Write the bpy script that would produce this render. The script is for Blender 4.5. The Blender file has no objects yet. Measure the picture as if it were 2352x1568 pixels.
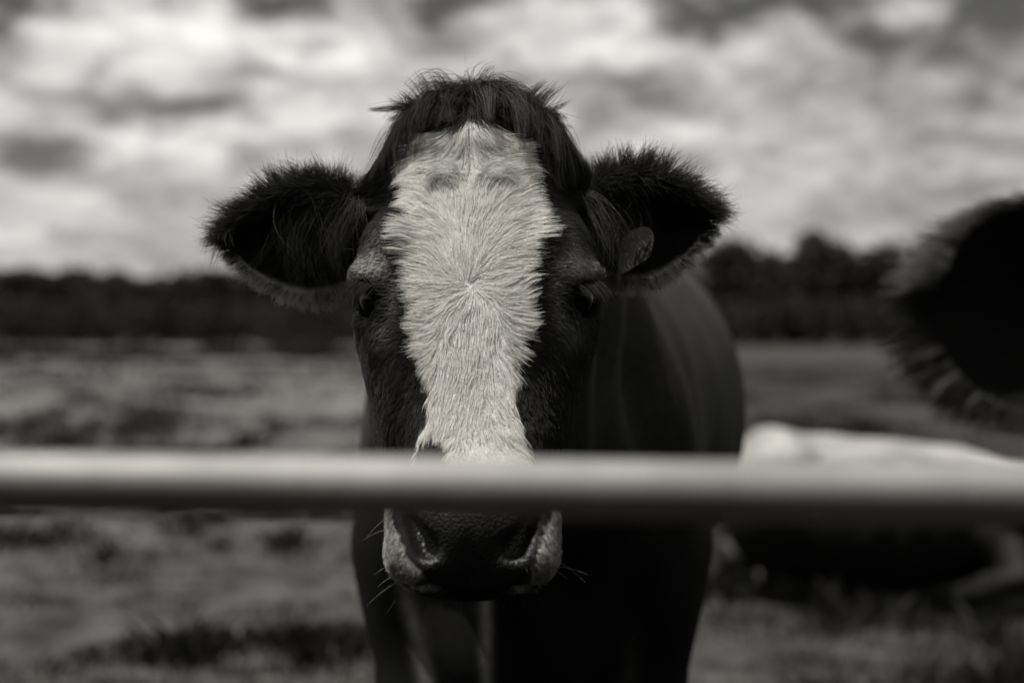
import bpy, math, random
import numpy as np
from mathutils import Vector, Matrix

random.seed(7)
rng = np.random.default_rng(11)
scene = bpy.context.scene
coll = scene.collection
R = math.radians

# ------------------------------------------------------------------ camera
CAM_H = 1.20
cam_data = bpy.data.cameras.new('camera')
cam = bpy.data.objects.new('camera', cam_data)
coll.objects.link(cam)
cam_data.sensor_width = 36.0
cam_data.lens = 50.0
cam_data.clip_start = 0.02
cam_data.clip_end = 3000.0
cam.location = (0.0, 0.0, CAM_H)
cam.rotation_euler = (R(90.0 - 0.545), 0.0, 0.0)
cam_data.dof.use_dof = True
cam_data.dof.focus_distance = 1.455
cam_data.dof.aperture_fstop = 2.3
scene.camera = cam

# ------------------------------------------------------------------ light
SUN_DIR = Vector((-0.32, -0.14, 0.93)).normalized()        # towards the sun: high, from the left
sun_el = math.asin(SUN_DIR.z)
sun_az = math.atan2(SUN_DIR.x, SUN_DIR.y)
sun_data = bpy.data.lights.new('sun', 'SUN')
sun_data.energy = 5.0
sun_data.angle = R(0.55)
sun_data.color = (1.0, 0.975, 0.93)
sun = bpy.data.objects.new('sun', sun_data)
coll.objects.link(sun)
sun.location = SUN_DIR * 30
sun.rotation_euler = SUN_DIR.to_track_quat('Z', 'Y').to_euler()

TINT = (1.0, 0.985, 0.945)                                # the warm grey of the print


class NT:
    """Small helper for wiring node trees."""
    def __init__(self, tree):
        self.t = tree
        self.n = tree.nodes
        self.l = tree.links

    def node(self, kind, **kw):
        n = self.n.new(kind)
        for k, v in kw.items():
            setattr(n, k, v)
        return n

    def put(self, sock, val):
        if isinstance(val, bpy.types.NodeSocket):
            self.l.new(val, sock)
        elif val is not None:
            sock.default_value = val

    def math(self, op, a, b=None, c=None, clamp=False):
        n = self.node('ShaderNodeMath', operation=op, use_clamp=clamp)
        for i, v in enumerate((a, b, c)):
            if v is not None:
                self.put(n.inputs[i], v)
        return n.outputs[0]

    def vmath(self, op, a, b=None):
        n = self.node('ShaderNodeVectorMath', operation=op)
        self.put(n.inputs[0], a)
        if b is not None:
            self.put(n.inputs[1], b)
        return n.outputs['Value'] if op in ('DOT_PRODUCT', 'LENGTH') else n.outputs['Vector']

    def noise(self, vec, scale, detail=4.0, rough=0.55, dist=0.0):
        n = self.node('ShaderNodeTexNoise')
        if vec is not None:
            self.l.new(vec, n.inputs['Vector'])
        n.inputs['Scale'].default_value = scale
        n.inputs['Detail'].default_value = detail
        n.inputs['Roughness'].default_value = rough
        n.inputs['Distortion'].default_value = dist
        return n.outputs['Fac']

    def ramp(self, fac, stops):
        n = self.node('ShaderNodeValToRGB')
        e = n.color_ramp.elements
        while len(e) < len(stops):
            e.new(0.5)
        for el, (p, g) in zip(e, stops):
            el.position = p
            el.color = (g, g, g, 1) if not isinstance(g, tuple) else g
        self.l.new(fac, n.inputs[0])
        return n.outputs[0]

    def maprange(self, v, a, b, c, d):
        n = self.node('ShaderNodeMapRange')
        self.put(n.inputs[0], v)
        for i, x in enumerate((a, b, c, d)):
            n.inputs[i + 1].default_value = x
        return n.outputs[0]

    def tint(self, val):
        """grey value -> slightly warm grey colour"""
        n = self.node('ShaderNodeCombineColor')
        for i in range(3):
            self.l.new(self.math('MULTIPLY', val, TINT[i]), n.inputs[i])
        return n.outputs[0]


# ------------------------------------------------------------------ sky
world = bpy.data.worlds.new('World')
scene.world = world
world.use_nodes = True
world.node_tree.nodes.clear()
W = NT(world.node_tree)
out = W.node('ShaderNodeOutputWorld')
bg = W.node('ShaderNodeBackground')
W.l.new(bg.outputs[0], out.inputs[0])
sky = W.node('ShaderNodeTexSky', sky_type='NISHITA')
sky.sun_disc = False
sky.sun_elevation = sun_el
sky.sun_rotation = sun_az
sky.air_density = 1.0
sky.dust_density = 0.6
tc = W.node('ShaderNodeTexCoord')
dirv = tc.outputs['Generated']
sep = W.node('ShaderNodeSeparateXYZ')
W.l.new(dirv, sep.inputs[0])
sx, sy, sz = sep.outputs
# clear sky in black and white (the print is monochrome): the red record of the sky, a dark sky
sepc = W.node('ShaderNodeSeparateColor')
W.l.new(sky.outputs[0], sepc.inputs[0])
clear = W.math('MULTIPLY', sepc.outputs[0], 0.42)
# cloud field: broken cloud, drawn out flat towards the horizon
flat = W.vmath('MULTIPLY', dirv, (1.0, 1.0, 2.2))
n_big = W.noise(flat, 5.5, 3.0, 0.5, 0.25)
n_mid = W.noise(W.vmath('ADD', flat, (3.1, 0.4, 7.7)), 25.0, 4.0, 0.6, 0.5)
az = W.math('ARCTAN2', sx, sy)
el = W.math('ARCSINE', sz)
comb = W.node('ShaderNodeCombineXYZ')
W.l.new(az, comb.inputs[0])
W.l.new(el, comb.inputs[1])
warp_n = W.node('ShaderNodeTexNoise')
W.l.new(flat, warp_n.inputs['Vector'])
warp_n.inputs['Scale'].default_value = 16.0
warp_n.inputs['Detail'].default_value = 3.0
warp = W.vmath('MULTIPLY', W.vmath('SUBTRACT', warp_n.outputs['Color'], (0.5, 0.5, 0.5)), (0.12, 0.045, 0.0))
ae = W.vmath('ADD', comb.outputs[0], warp)
F_PX = 3267.0


def sky_dir(px, py):
    return (math.atan((px - 1176) / F_PX), math.atan((753 - py) / F_PX))


# individual clouds and gaps of this sky: (x, y, half width, half height, strength)
PATCHES = [
    (630, 25, 85, 42, -0.60), (600, 0, 60, 22, -0.2), (1035, 20, 75, 40, -0.55), (1730, 22, 160, 52, -0.72), (1830, 40, 90, 40, -0.25),
    (30, 45, 60, 34, -0.42), (440, 252, 95, 22, -0.52), (300, 262, 110, 24, -0.36), (665, 185, 85, 20, -0.40),
    (110, 385, 110, 32, -0.55), (1455, 196, 80, 22, -0.48), (2030, 110, 95, 40, -0.55), (2270, 265, 120, 30, -0.34),
    (2230, 345, 170, 22, -0.30), (550, 372, 60, 22, -0.34), (2310, 30, 70, 50, -0.45), (1270, 190, 80, 16, -0.26),
    (1640, 400, 120, 26, -0.22), (360, 470, 200, 22, -0.16), (2050, 480, 260, 40, -0.20), (1330, 70, 70, 24, -0.22),
    (1120, 215, 90, 18, -0.16), (30, 150, 50, 30, -0.25), (20, 215, 60, 20, -0.2), (1900, 190, 120, 18, -0.16),
    (0, 20, 170, 70, -0.30), (2360, 90, 190, 110, -0.34), (2250, 180, 160, 40, -0.16),  # upper corners darkened, a vignette painted into the clouds
    (520, 85, 80, 55, 0.42), (725, 130, 80, 26, 0.44), (210, 130, 130, 38, 0.32), (260, 335, 110, 34, 0.36),
    (300, 40, 130, 30, 0.30), (1380, 45, 190, 40, 0.38), (1520, 125, 260, 22, 0.30), (1815, 460, 32, 26, 0.24),
    (1765, 62, 34, 28, 0.62), (1600, 310, 170, 24, 0.26), (2130, 400, 150, 18, 0.26), (560, 300, 160, 26, 0.24),
    (150, 470, 160, 20, 0.18), (2010, 60, 110, 26, 0.35), (380, 130, 60, 60, 0.2), (850, 240, 140, 20, 0.15),
]
# their sum over azimuth and elevation, kept as a few products of one-dimensional profiles
AZ0, AZ1, EL0, EL1, NS = -0.42, 0.42, -0.02, 0.28, 32
ga = np.linspace(AZ0, AZ1, 256)
ge = np.linspace(EL0, EL1, 256)
FLD = np.zeros((256, 256))
for (px, py, hw, hh, amp) in PATCHES:
    a0, e0 = sky_dir(px, py)
    FLD += 1.6 * amp * np.exp(-0.8 * ((ga[:, None] - a0) * F_PX / hw) ** 2 - 0.8 * ((ge[None, :] - e0) * F_PX / hh) ** 2)
U_, S_, V_ = np.linalg.svd(FLD)


def profile_nodes(coord, lo, hi, cols):
    """three profiles at a time in one colour ramp; returns the sockets with their scale and offset"""
    x = W.maprange(coord, lo, hi, 0.0, 1.0)
    res = []
    for k in range(0, len(cols), 3):
        tri = cols[k:k + 3]
        r = W.node('ShaderNodeValToRGB')
        r.color_ramp.interpolation = 'EASE'
        e = r.color_ramp.elements
        while len(e) < NS:
            e.new(0.5)
        mn = [c.min() for c in tri]
        mx = [c.max() for c in tri]
        for i in range(NS):
            e[i].position = i / (NS - 1)
            j = int(round(i / (NS - 1) * 255))
            e[i].color = tuple((tri[q][j] - mn[q]) / (mx[q] - mn[q]) for q in range(3)) + (1.0,)
        W.l.new(x, r.inputs[0])
        sp = W.node('ShaderNodeSeparateColor')
        W.l.new(r.outputs[0], sp.inputs[0])
        for q in range(3):
            res.append(W.math('MULTIPLY_ADD', sp.outputs[q], float(mx[q] - mn[q]), float(mn[q])))
    return res


NR = 12
sae = W.node('ShaderNodeSeparateXYZ')
W.l.new(ae, sae.inputs[0])
pa = profile_nodes(sae.outputs[0], AZ0, AZ1, [U_[:, k] * S_[k] for k in range(NR)])
pe = profile_nodes(sae.outputs[1], EL0, EL1, [V_[k, :] for k in range(NR)])
total = None
for k in range(NR):
    total = W.math('MULTIPLY', pa[k], pe[k]) if total is None else W.math('MULTIPLY_ADD', pa[k], pe[k], total)
base = W.math('MULTIPLY_ADD', W.math('SUBTRACT', n_big, 0.5), 1.0, 0.70)
base = W.math('MULTIPLY_ADD', W.math('SUBTRACT', n_mid, 0.5), 1.6, base)
field = W.math('ADD', base, total)
cover = W.maprange(field, 0.05, 1.32, 0.0, 1.0)
cover_n = W.math('MINIMUM', W.math('MAXIMUM', cover, 0.0), 1.0)
CLOUD = 9.4                                                 # bright cloud next to the Nishita sky, before strength
skyval = W.math('ADD', W.math('MULTIPLY', clear, W.math('SUBTRACT', 1.0, cover_n)), W.math('MULTIPLY', W.math('POWER', cover_n, 1.25), CLOUD))
W.l.new(W.tint(skyval), bg.inputs[0])
bg.inputs[1].default_value = 0.1

# ------------------------------------------------------------------ picture
vs = scene.view_settings
vs.view_transform = 'Standard'
vs.look = 'None'
vs.exposure = 0.1
vs.gamma = 1.0
vs.use_curve_mapping = False
cy = scene.cycles
cy.max_bounces = 5
cy.diffuse_bounces = 3
cy.glossy_bounces = 3
cy.transmission_bounces = 3
cy.transparent_max_bounces = 6
cy.caustics_reflective = False
cy.caustics_refractive = False
cy.sample_clamp_indirect = 4.0
cy.use_denoising = True
scene.cycles_curves.shape = 'RIBBONS'


# ------------------------------------------------------------------ bookkeeping
def link(ob, parent=None):
    coll.objects.link(ob)
    if parent is not None:
        ob.parent = parent
    return ob


def tag(ob, label=None, category=None, group=None, kind=None):
    for k, v in (('label', label), ('category', category), ('group', group), ('kind', kind)):
        if v:
            ob[k] = v
    return ob


def empty(name, loc, parent=None):
    e = bpy.data.objects.new(name, None)
    e.empty_display_size = 0.1
    e.location = loc
    return link(e, parent)


def mesh_object(name, verts, faces, material, parent=None, smooth=True, attrs=None):
    me = bpy.data.meshes.new(name)
    verts = np.asarray(verts, dtype=np.float32)
    if isinstance(faces, np.ndarray):
        nf, k = faces.shape
        me.vertices.add(len(verts))
        me.vertices.foreach_set('co', verts.ravel())
        me.loops.add(nf * k)
        me.loops.foreach_set('vertex_index', faces.astype(np.int32).ravel())
        me.polygons.add(nf)
        me.polygons.foreach_set('loop_start', np.arange(0, nf * k, k, dtype=np.int32))
        me.polygons.foreach_set('loop_total', np.full(nf, k, dtype=np.int32))
        me.update(calc_edges=True)
    else:
        me.from_pydata([tuple(map(float, v)) for v in verts], [], faces)
        me.update()
    if smooth:
        me.polygons.foreach_set('use_smooth', np.ones(len(me.polygons), dtype=bool))
    for nm, arr in (attrs or {}).items():
        at = me.attributes.new(nm, 'FLOAT', 'POINT')
        at.data.foreach_set('value', np.asarray(arr, dtype=np.float32))
    if material:
        me.materials.append(material)
    return link(bpy.data.objects.new(name, me), parent)


def material(name):
    m = bpy.data.materials.new(name)
    m.use_nodes = True
    m.node_tree.nodes.clear()
    t = NT(m.node_tree)
    o = t.node('ShaderNodeOutputMaterial')
    return m, t, o


def principled(t, o, color, rough=0.8, metal=0.0, spec=0.3, normal=None):
    b = t.node('ShaderNodeBsdfPrincipled')
    t.put(b.inputs['Base Color'], color if isinstance(color, bpy.types.NodeSocket) else (color[0], color[1], color[2], 1))
    t.put(b.inputs['Roughness'], rough)
    t.put(b.inputs['Metallic'], metal)
    t.put(b.inputs['Specular IOR Level'], spec)
    if normal is not None:
        t.l.new(normal, b.inputs['Normal'])
    t.l.new(b.outputs[0], o.inputs[0])
    return b


def grey(v):
    return (v * TINT[0], v * TINT[1], v * TINT[2])


def bump(t, height, strength, dist):
    b = t.node('ShaderNodeBump')
    b.inputs['Strength'].default_value = strength
    b.inputs['Distance'].default_value = dist
    t.l.new(height, b.inputs['Height'])
    return b.outputs[0]


# ------------------------------------------------------------------ numeric helpers
def sstep(a, b, x):
    t = np.clip((x - a) / (b - a), 0.0, 1.0)
    return t * t * (3 - 2 * t)


def smin(a, b, k):
    h = np.clip(0.5 + 0.5 * (b - a) / k, 0.0, 1.0)
    return b * (1 - h) + a * h - k * h * (1 - h)


def smax(a, b, k):
    return -smin(-a, -b, k)


def unit(v):
    return v / np.maximum(np.linalg.norm(v, axis=-1, keepdims=True), 1e-9)


def hash3(ix, iy, iz, seed):
    n = (ix.astype(np.int64) * 374761393 + iy.astype(np.int64) * 668265263 + iz.astype(np.int64) * 2147483647 + seed * 974634777) & 0xFFFFFFFF
    n = ((n ^ (n >> 13)) * 1274126177) & 0xFFFFFFFF
    n = n ^ (n >> 16)
    return (n & 0xFFFF) / 65535.0


def vnoise(p, scale, seed=0):
    """value noise in -1..1 for points (N,3)"""
    q = np.asarray(p, dtype=np.float64) * scale
    i = np.floor(q).astype(np.int64)
    f = q - i
    f = f * f * (3 - 2 * f)
    r = 0.0
    for dx in (0, 1):
        for dy in (0, 1):
            for dz in (0, 1):
                w = (f[:, 0] if dx else 1 - f[:, 0]) * (f[:, 1] if dy else 1 - f[:, 1]) * (f[:, 2] if dz else 1 - f[:, 2])
                r = r + w * hash3(i[:, 0] + dx, i[:, 1] + dy, i[:, 2] + dz, seed)
    return r * 2 - 1


def ellipsoid(x, y, z, c, r):
    dx, dy, dz = (x - c[0]) / r[0], (y - c[1]) / r[1], (z - c[2]) / r[2]
    k0 = np.sqrt(dx * dx + dy * dy + dz * dz)
    k1 = np.sqrt((dx / r[0]) ** 2 + (dy / r[1]) ** 2 + (dz / r[2]) ** 2) + 1e-9
    return k0 * (k0 - 1.0) / k1


def capsule(x, y, z, a, b, ra, rb, sx_=1.0):
    """tapered limb from a to b, its section widened sideways by sx_"""
    a = np.asarray(a, float)
    b = np.asarray(b, float)
    ab = b - a
    t = ((x - a[0]) * ab[0] + (y - a[1]) * ab[1] + (z - a[2]) * ab[2]) / float(ab @ ab)
    t = np.clip(t, 0.0, 1.0)
    dx = (x - a[0] - ab[0] * t) / sx_
    dy = y - a[1] - ab[1] * t
    dz = z - a[2] - ab[2] * t
    return np.sqrt(dx * dx + dy * dy + dz * dz) - (ra + (rb - ra) * t)


def chain(x, y, z, pts, k=0.03):
    """limb through joints [(x,y,z,r), ...]"""
    d = None
    for p, q in zip(pts[:-1], pts[1:]):
        c = capsule(x, y, z, p[:3], q[:3], p[3], q[3])
        d = c if d is None else smin(d, c, k)
    return d


def surface_nets(X, Y, Z, F):
    """one closed quad mesh around F < 0 on a rectilinear grid"""
    S = F < 0
    nx, ny, nz = F.shape
    cnt = np.zeros((nx - 1, ny - 1, nz - 1), dtype=np.int8)
    for i in (0, 1):
        for j in (0, 1):
            for k in (0, 1):
                cnt += S[i:nx - 1 + i, j:ny - 1 + j, k:nz - 1 + k]
    act = (cnt > 0) & (cnt < 8)
    ids = np.full(act.shape, -1, dtype=np.int64)
    ci, cj, ck = np.nonzero(act)
    n = len(ci)
    ids[ci, cj, ck] = np.arange(n)
    acc = np.zeros((n, 3))
    num = np.zeros(n)
    corners = [(a, b, c) for a in (0, 1) for b in (0, 1) for c in (0, 1)]
    val = {c: F[ci + c[0], cj + c[1], ck + c[2]] for c in corners}
    pos = {c: np.stack([X[ci + c[0]], Y[cj + c[1]], Z[ck + c[2]]], 1) for c in corners}
    for c in corners:
        for ax in range(3):
            if c[ax] == 0:
                e = list(c)
                e[ax] = 1
                e = tuple(e)
                va, vb = val[c], val[e]
                m = (va < 0) != (vb < 0)
                t = np.where(m, va / np.where(m, va - vb, 1.0), 0.0)
                p = pos[c] + (pos[e] - pos[c]) * t[:, None]
                acc += p * m[:, None]
                num += m
    V = acc / num[:, None]
    quads = []
    for ax in range(3):
        sl0 = [slice(None)] * 3
        sl1 = [slice(None)] * 3
        sl0[ax] = slice(0, -1)
        sl1[ax] = slice(1, None)
        a, b = S[tuple(sl0)], S[tuple(sl1)]
        ei = np.nonzero(a != b)
        u, v = (ax + 1) % 3, (ax + 2) % 3
        ok = (ei[u] > 0) & (ei[v] > 0) & (ei[u] < F.shape[u] - 1) & (ei[v] < F.shape[v] - 1)
        ei = [e[ok] for e in ei]
        inside = S[tuple(ei)]

        def cell(du, dv):
            e = [x.copy() for x in ei]
            e[u] -= du
            e[v] -= dv
            return ids[tuple(e)]
        q = np.stack([cell(1, 1), cell(0, 1), cell(0, 0), cell(1, 0)], 1)
        q[~inside] = q[~inside][:, ::-1]
        quads.append(q)
    Q = np.concatenate(quads)
    return V, Q[(Q >= 0).all(1)]


def axis_coords(stops):
    """[(a, b, step), ...] -> grid line positions with changing step"""
    out = []
    for a, b, st in stops:
        out.append(np.arange(a, b - st * 0.4, st))
    out.append(np.array([stops[-1][1]]))
    return np.concatenate(out)
# ================================================================== the cow's head, in its own frame
# u to the picture's right, v away from the camera, w up; origin between the brows.  s runs down the face, t out of it.
TH = R(27.0)
SN, CS = math.sin(TH), math.cos(TH)
HEAD_O = np.array([-0.038, 1.45, 1.2435])


def table(pairs, smooth=0.016):
    xs = np.linspace(-0.5, 0.6, 1101)
    a = np.interp(xs, [p[0] for p in pairs], [p[1] for p in pairs])
    k = np.exp(-0.5 * (np.arange(-60, 61) * 0.001 / smooth) ** 2)
    k /= k.sum()
    pad = np.concatenate([np.full(60, a[0]), a, np.full(60, a[-1])])
    return xs, np.convolve(pad, k, 'valid')


def look(tab, x):
    return np.interp(x, tab[0], tab[1])


T_A = table([(-0.25, 0.040), (-0.22, 0.058), (-0.17, 0.082), (-0.10, 0.098), (-0.03, 0.106), (0.03, 0.102), (0.08, 0.086), (0.13, 0.073), (0.19, 0.066), (0.26, 0.066), (0.34, 0.066)])
T_F = table([(-0.26, -0.055), (-0.235, -0.028), (-0.20, -0.006), (-0.12, 0.004), (-0.03, 0.005), (0.05, 0.000), (0.12, -0.004), (0.2, 0.000), (0.26, -0.004), (0.34, -0.03)])
T_B = table([(-0.26, 0.05), (-0.2, 0.085), (-0.1, 0.09), (0.0, 0.08), (0.1, 0.065), (0.2, 0.052), (0.34, 0.045)])
T_JA = table([(-0.12, 0.07), (-0.05, 0.098), (0.0, 0.115), (0.05, 0.119), (0.10, 0.112), (0.16, 0.094), (0.22, 0.074), (0.30, 0.056)])
T_JB = table([(-0.12, 0.05), (-0.02, 0.085), (0.06, 0.09), (0.14, 0.075), (0.22, 0.055), (0.30, 0.04)])
T_JC = table([(-0.12, -0.16), (0.0, -0.155), (0.08, -0.145), (0.16, -0.125), (0.24, -0.105), (0.30, -0.09)])


def face_st(v, w):
    return -SN * v - CS * w, -CS * v + SN * w


def superloft(u, t, A, B, tc, p):
    r = ((np.abs(u) / A) ** p + (np.abs(t - tc) / B) ** p) ** (1.0 / p)
    return (r - 1.0) * np.minimum(A, B)


EARS = {}
for sg, base, tip, tilt in ((-1, (-0.128, 0.165, 0.060), (-0.283, 0.150, 0.054), -0.25), (1, (0.122, 0.165, 0.068), (0.262, 0.150, 0.080), -0.25)):
    b, tpt = np.array(base), np.array(tip)
    e1 = (tpt - b) / np.linalg.norm(tpt - b)
    e3 = np.array([0.10 * sg, -1.0, tilt])
    e3 = e3 - e1 * (e3 @ e1)
    e3 /= np.linalg.norm(e3)
    e2 = np.cross(e1, e3)
    if e2[2] < 0:
        e2 = -e2
    EARS[sg] = (b, e1, e2, e3, float(np.linalg.norm(tpt - b)))
EAR_H = table([(-0.3, 0.03), (-0.05, 0.040), (0.06, 0.054), (0.20, 0.064), (0.36, 0.066), (0.52, 0.061), (0.58, 0.058)], 0.02)
_el = np.array([-0.3, 0.0, 0.12, 0.25, 0.4, 0.55, 0.7, 0.82, 0.92, 1.0, 1.04, 1.3])
_eh = np.array([0.026, 0.034, 0.049, 0.0615, 0.0660, 0.062, 0.050, 0.037, 0.022, 0.009, 0.002, 0.0005])


def ear_coords(sg, u, v, w):
    b, e1, e2, e3, L = EARS[sg]
    dx, dy, dz = u - b[0], v - b[1], w - b[2]
    return (dx * e1[0] + dy * e1[1] + dz * e1[2]) / L, dx * e2[0] + dy * e2[1] + dz * e2[2], dx * e3[0] + dy * e3[1] + dz * e3[2]


def ear_sheet(l, h, H):
    r = h / H
    cup = 0.042 * (1 - 0.5 * np.clip(l, 0, 1))
    up = np.clip(r, 0, 1.2)
    return cup * (np.minimum(r * r, 1.3) - 0.75) + 0.016 * up * up * sstep(0.1, 0.5, l)


def ear_sdf(sg, u, v, w):
    l, h, q = ear_coords(sg, u, v, w)
    L = EARS[sg][4]
    H = np.interp(l, _el, _eh)
    q0 = ear_sheet(l, np.clip(h, -1.1 * H, 1.1 * H), H)
    th = 0.0075 + 0.012 * sstep(0.35, -0.1, l)
    d = np.abs(q - q0) * 0.75 - th
    d = smax(d, (np.abs(h) - H) * 0.9, 0.006)
    d = smax(d, (-0.12 - l) * L, 0.006)
    return smax(d, (l - 1.0) * L, 0.006)


EYE = {-1: np.array([-0.0955, 0.062, -0.012]), 1: np.array([0.0955, 0.062, -0.012])}
EYE_R = 0.027
EYE_AX = {sg: unit(np.array([0.68 * sg, -0.73, -0.05])) for sg in (-1, 1)}


def head_sdf(u, v, w):
    s, t = face_st(v, w)
    A, B, tf = look(T_A, s), look(T_B, s), look(T_F, s)
    d = superloft(u, t, A, B, tf - B, 2.7)
    d = smax(d, -s - 0.243, 0.05)
    d = smax(d, s - 0.262, 0.04)
    # jaw and cheeks
    JA, JB, JC = look(T_JA, s), look(T_JB, s), look(T_JC, s)
    j = superloft(u, t, JA, JB, JC, 2.3)
    j = smax(j, -s - 0.10, 0.06)
    j = smax(j, s - 0.27, 0.05)
    d = smin(d, j, 0.035)
    au = np.abs(u)
    # orbit: the bony brow and the lower lid
    d = smin(d, ellipsoid(au, v, w, (0.091, 0.080, 0.022), (0.036, 0.050, 0.052)), 0.035)
    d = smin(d, ellipsoid(au, v, w, (0.097, 0.082, -0.012), (0.031, 0.040, 0.044)), 0.02)
    # rim running from the brow down the inner side of the eye
    d = smin(d, capsule(au, v, w, (0.086, 0.040, 0.050), (0.089, 0.034, -0.045), 0.015, 0.011), 0.03)
    # facial crest under the eye
    d = smin(d, capsule(au, v, w, (0.096, 0.062, -0.055), (0.066, 0.000, -0.150), 0.020, 0.012), 0.045)
    # hollow of the eye, lids left standing round it
    ca = EYE[1]
    ax = EYE_AX[1]
    hx = ca + ax * 0.020
    cav = ellipsoid(au, v, w, hx, (0.023, 0.028, 0.0265))
    d = smax(d, -cav, 0.006)
    d = smin(d, capsule(au, v, w, ca + np.array([-0.002, -0.030, 0.0215]), ca + np.array([0.0275, -0.006, 0.0255]), 0.0100, 0.0120), 0.010)
    d = smax(d, -capsule(au, v, w, ca + np.array([-0.003, -0.033, -0.020]), ca + np.array([-0.012, -0.043, -0.036]), 0.0055, 0.0025), 0.005)
    d = smin(d, capsule(au, v, w, ca + np.array([0.002, -0.027, -0.0265]), ca + np.array([0.0215, -0.008, -0.0275]), 0.0065, 0.0065), 0.010)
    # muzzle block, lips, chin
    m = ((au / 0.079) ** 3.0 + (np.abs(v + 0.078) / 0.070) ** 2.6 + (np.abs(w + 0.2375) / 0.057) ** 2.6) ** (1 / 2.75)
    d = smin(d, (m - 1) * 0.062, 0.03)
    d = smin(d, ellipsoid(au, v, w, (0.040, -0.100, -0.262), (0.040, 0.048, 0.030)), 0.016)
    d = smin(d, ellipsoid(au, v, w, (0.0, -0.075, -0.280), (0.052, 0.052, 0.026)), 0.014)
    # flat nose pad between the nostrils, crease down its middle
    d = smin(d, ellipsoid(au, v, w, (0.0, -0.108, -0.228), (0.047, 0.045, 0.040)), 0.014)
    d = d + 0.0025 * np.exp(-(u / 0.004) ** 2) * sstep(-0.10, -0.125, v) * sstep(-0.215, -0.235, w) * sstep(-0.29, -0.28, w)
    # nostrils: wide inside, a slit running up and out
    no = capsule(au, v, w, (0.040, -0.140, -0.2455), (0.0575, -0.118, -0.216), 0.0115, 0.0085)
    d = smax(d, -no, 0.008)
    d = smin(d, capsule(au, v, w, (0.064, -0.126, -0.256), (0.069, -0.105, -0.222), 0.011, 0.009), 0.010)
    # mouth line
    mo = np.abs(w + 0.276 + 0.012 * sstep(0.03, 0.08, au)) - 0.0016
    d = smax(d, -smax(smax(mo, v + 0.05, 0.004), -(d + 0.010), 0.004), 0.004)
    # poll and the roots of the ears
    d = smin(d, ellipsoid(au, v, w, (0.0, 0.130, 0.165), (0.072, 0.055, 0.047)), 0.035)
    d = smin(d, capsule(au, v, w, (0.050, 0.165, 0.138), (0.122, 0.190, 0.076), 0.058, 0.036), 0.03)
    for sg in (-1, 1):
        d = smin(d, ear_sdf(sg, u, v, w), 0.016)
    return d


def head_px(u, v, w):
    """where a point of the face sits on a life-size front view of the head (drawing units), for its markings"""
    d = 1.45 + v
    return 1176 + (HEAD_O[0] + u) * F_PX / d, 753 + (1.2 - HEAD_O[2] - w) * F_PX / d


BL_Y = [285, 320, 420, 500, 545, 600, 660, 720, 780, 840, 900, 960, 1040, 1100, 1160]
BL_L = [1020, 948, 914, 900, 880, 904, 934, 945, 956, 974, 986, 970, 950, 935, 915]
BL_R = [1140, 1190, 1222, 1258, 1276, 1238, 1226, 1216, 1206, 1182, 1180, 1196, 1216, 1226, 1250]


_ins = np.interp(BL_Y, [285, 330, 560, 700, 800, 900, 1200], [14, 26, 30, 22, 14, 8, 2])
BL_L = list(np.array(BL_L) + _ins + np.interp(BL_Y, [300, 420, 500, 620, 720, 800], [0, 8, 24, 20, 8, 0]))
BL_R = list(np.array(BL_R) - _ins - np.interp(BL_Y, [300, 420, 520, 620, 720], [0, 0, 10, 8, 0]))


def whiteness(P, soft=1.0):
    """1 where the coat is white: blaze and sides of the muzzle (P in the head's frame)"""
    u, v, w = P[:, 0], P[:, 1], P[:, 2]
    px, py = head_px(u, v, w)
    s, t = face_st(v, w)
    jx = px + 13 * vnoise(P, 80, 3) + 7 * vnoise(P, 260, 4)
    Lx, Rx = np.interp(py, BL_Y, BL_L), np.interp(py, BL_Y, BL_R)
    wd = 5.0 * soft
    bl = sstep(-wd, wd, jx - Lx) * sstep(-wd, wd, Rx - jx) * sstep(276, 300, py + 10 * vnoise(P, 120, 5)) * (t > -0.055) * (py < 1175)
    top = np.exp(-((px - 1090) / 34) ** 2) * 0.0
    spot = sstep(1.15, 0.8, np.sqrt(((jx - 998) / 44) ** 2 + ((py - 1058) / 66) ** 2))
    bl = np.clip(bl - top, 0, 1) * (1 - spot)
    ax = np.abs(jx - 1090)
    inner = np.interp(py, [1120, 1180, 1240, 1290, 1330, 1360], [140, 152, 156, 138, 114, 60])
    mz = sstep(-6, 6, ax - inner) * sstep(1120, 1150, py) * sstep(1368, 1338, py + 0.05 * (ax - 150)) * sstep(-0.02, -0.05, v)
    return np.clip(np.maximum(bl, mz), 0, 1)


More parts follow.
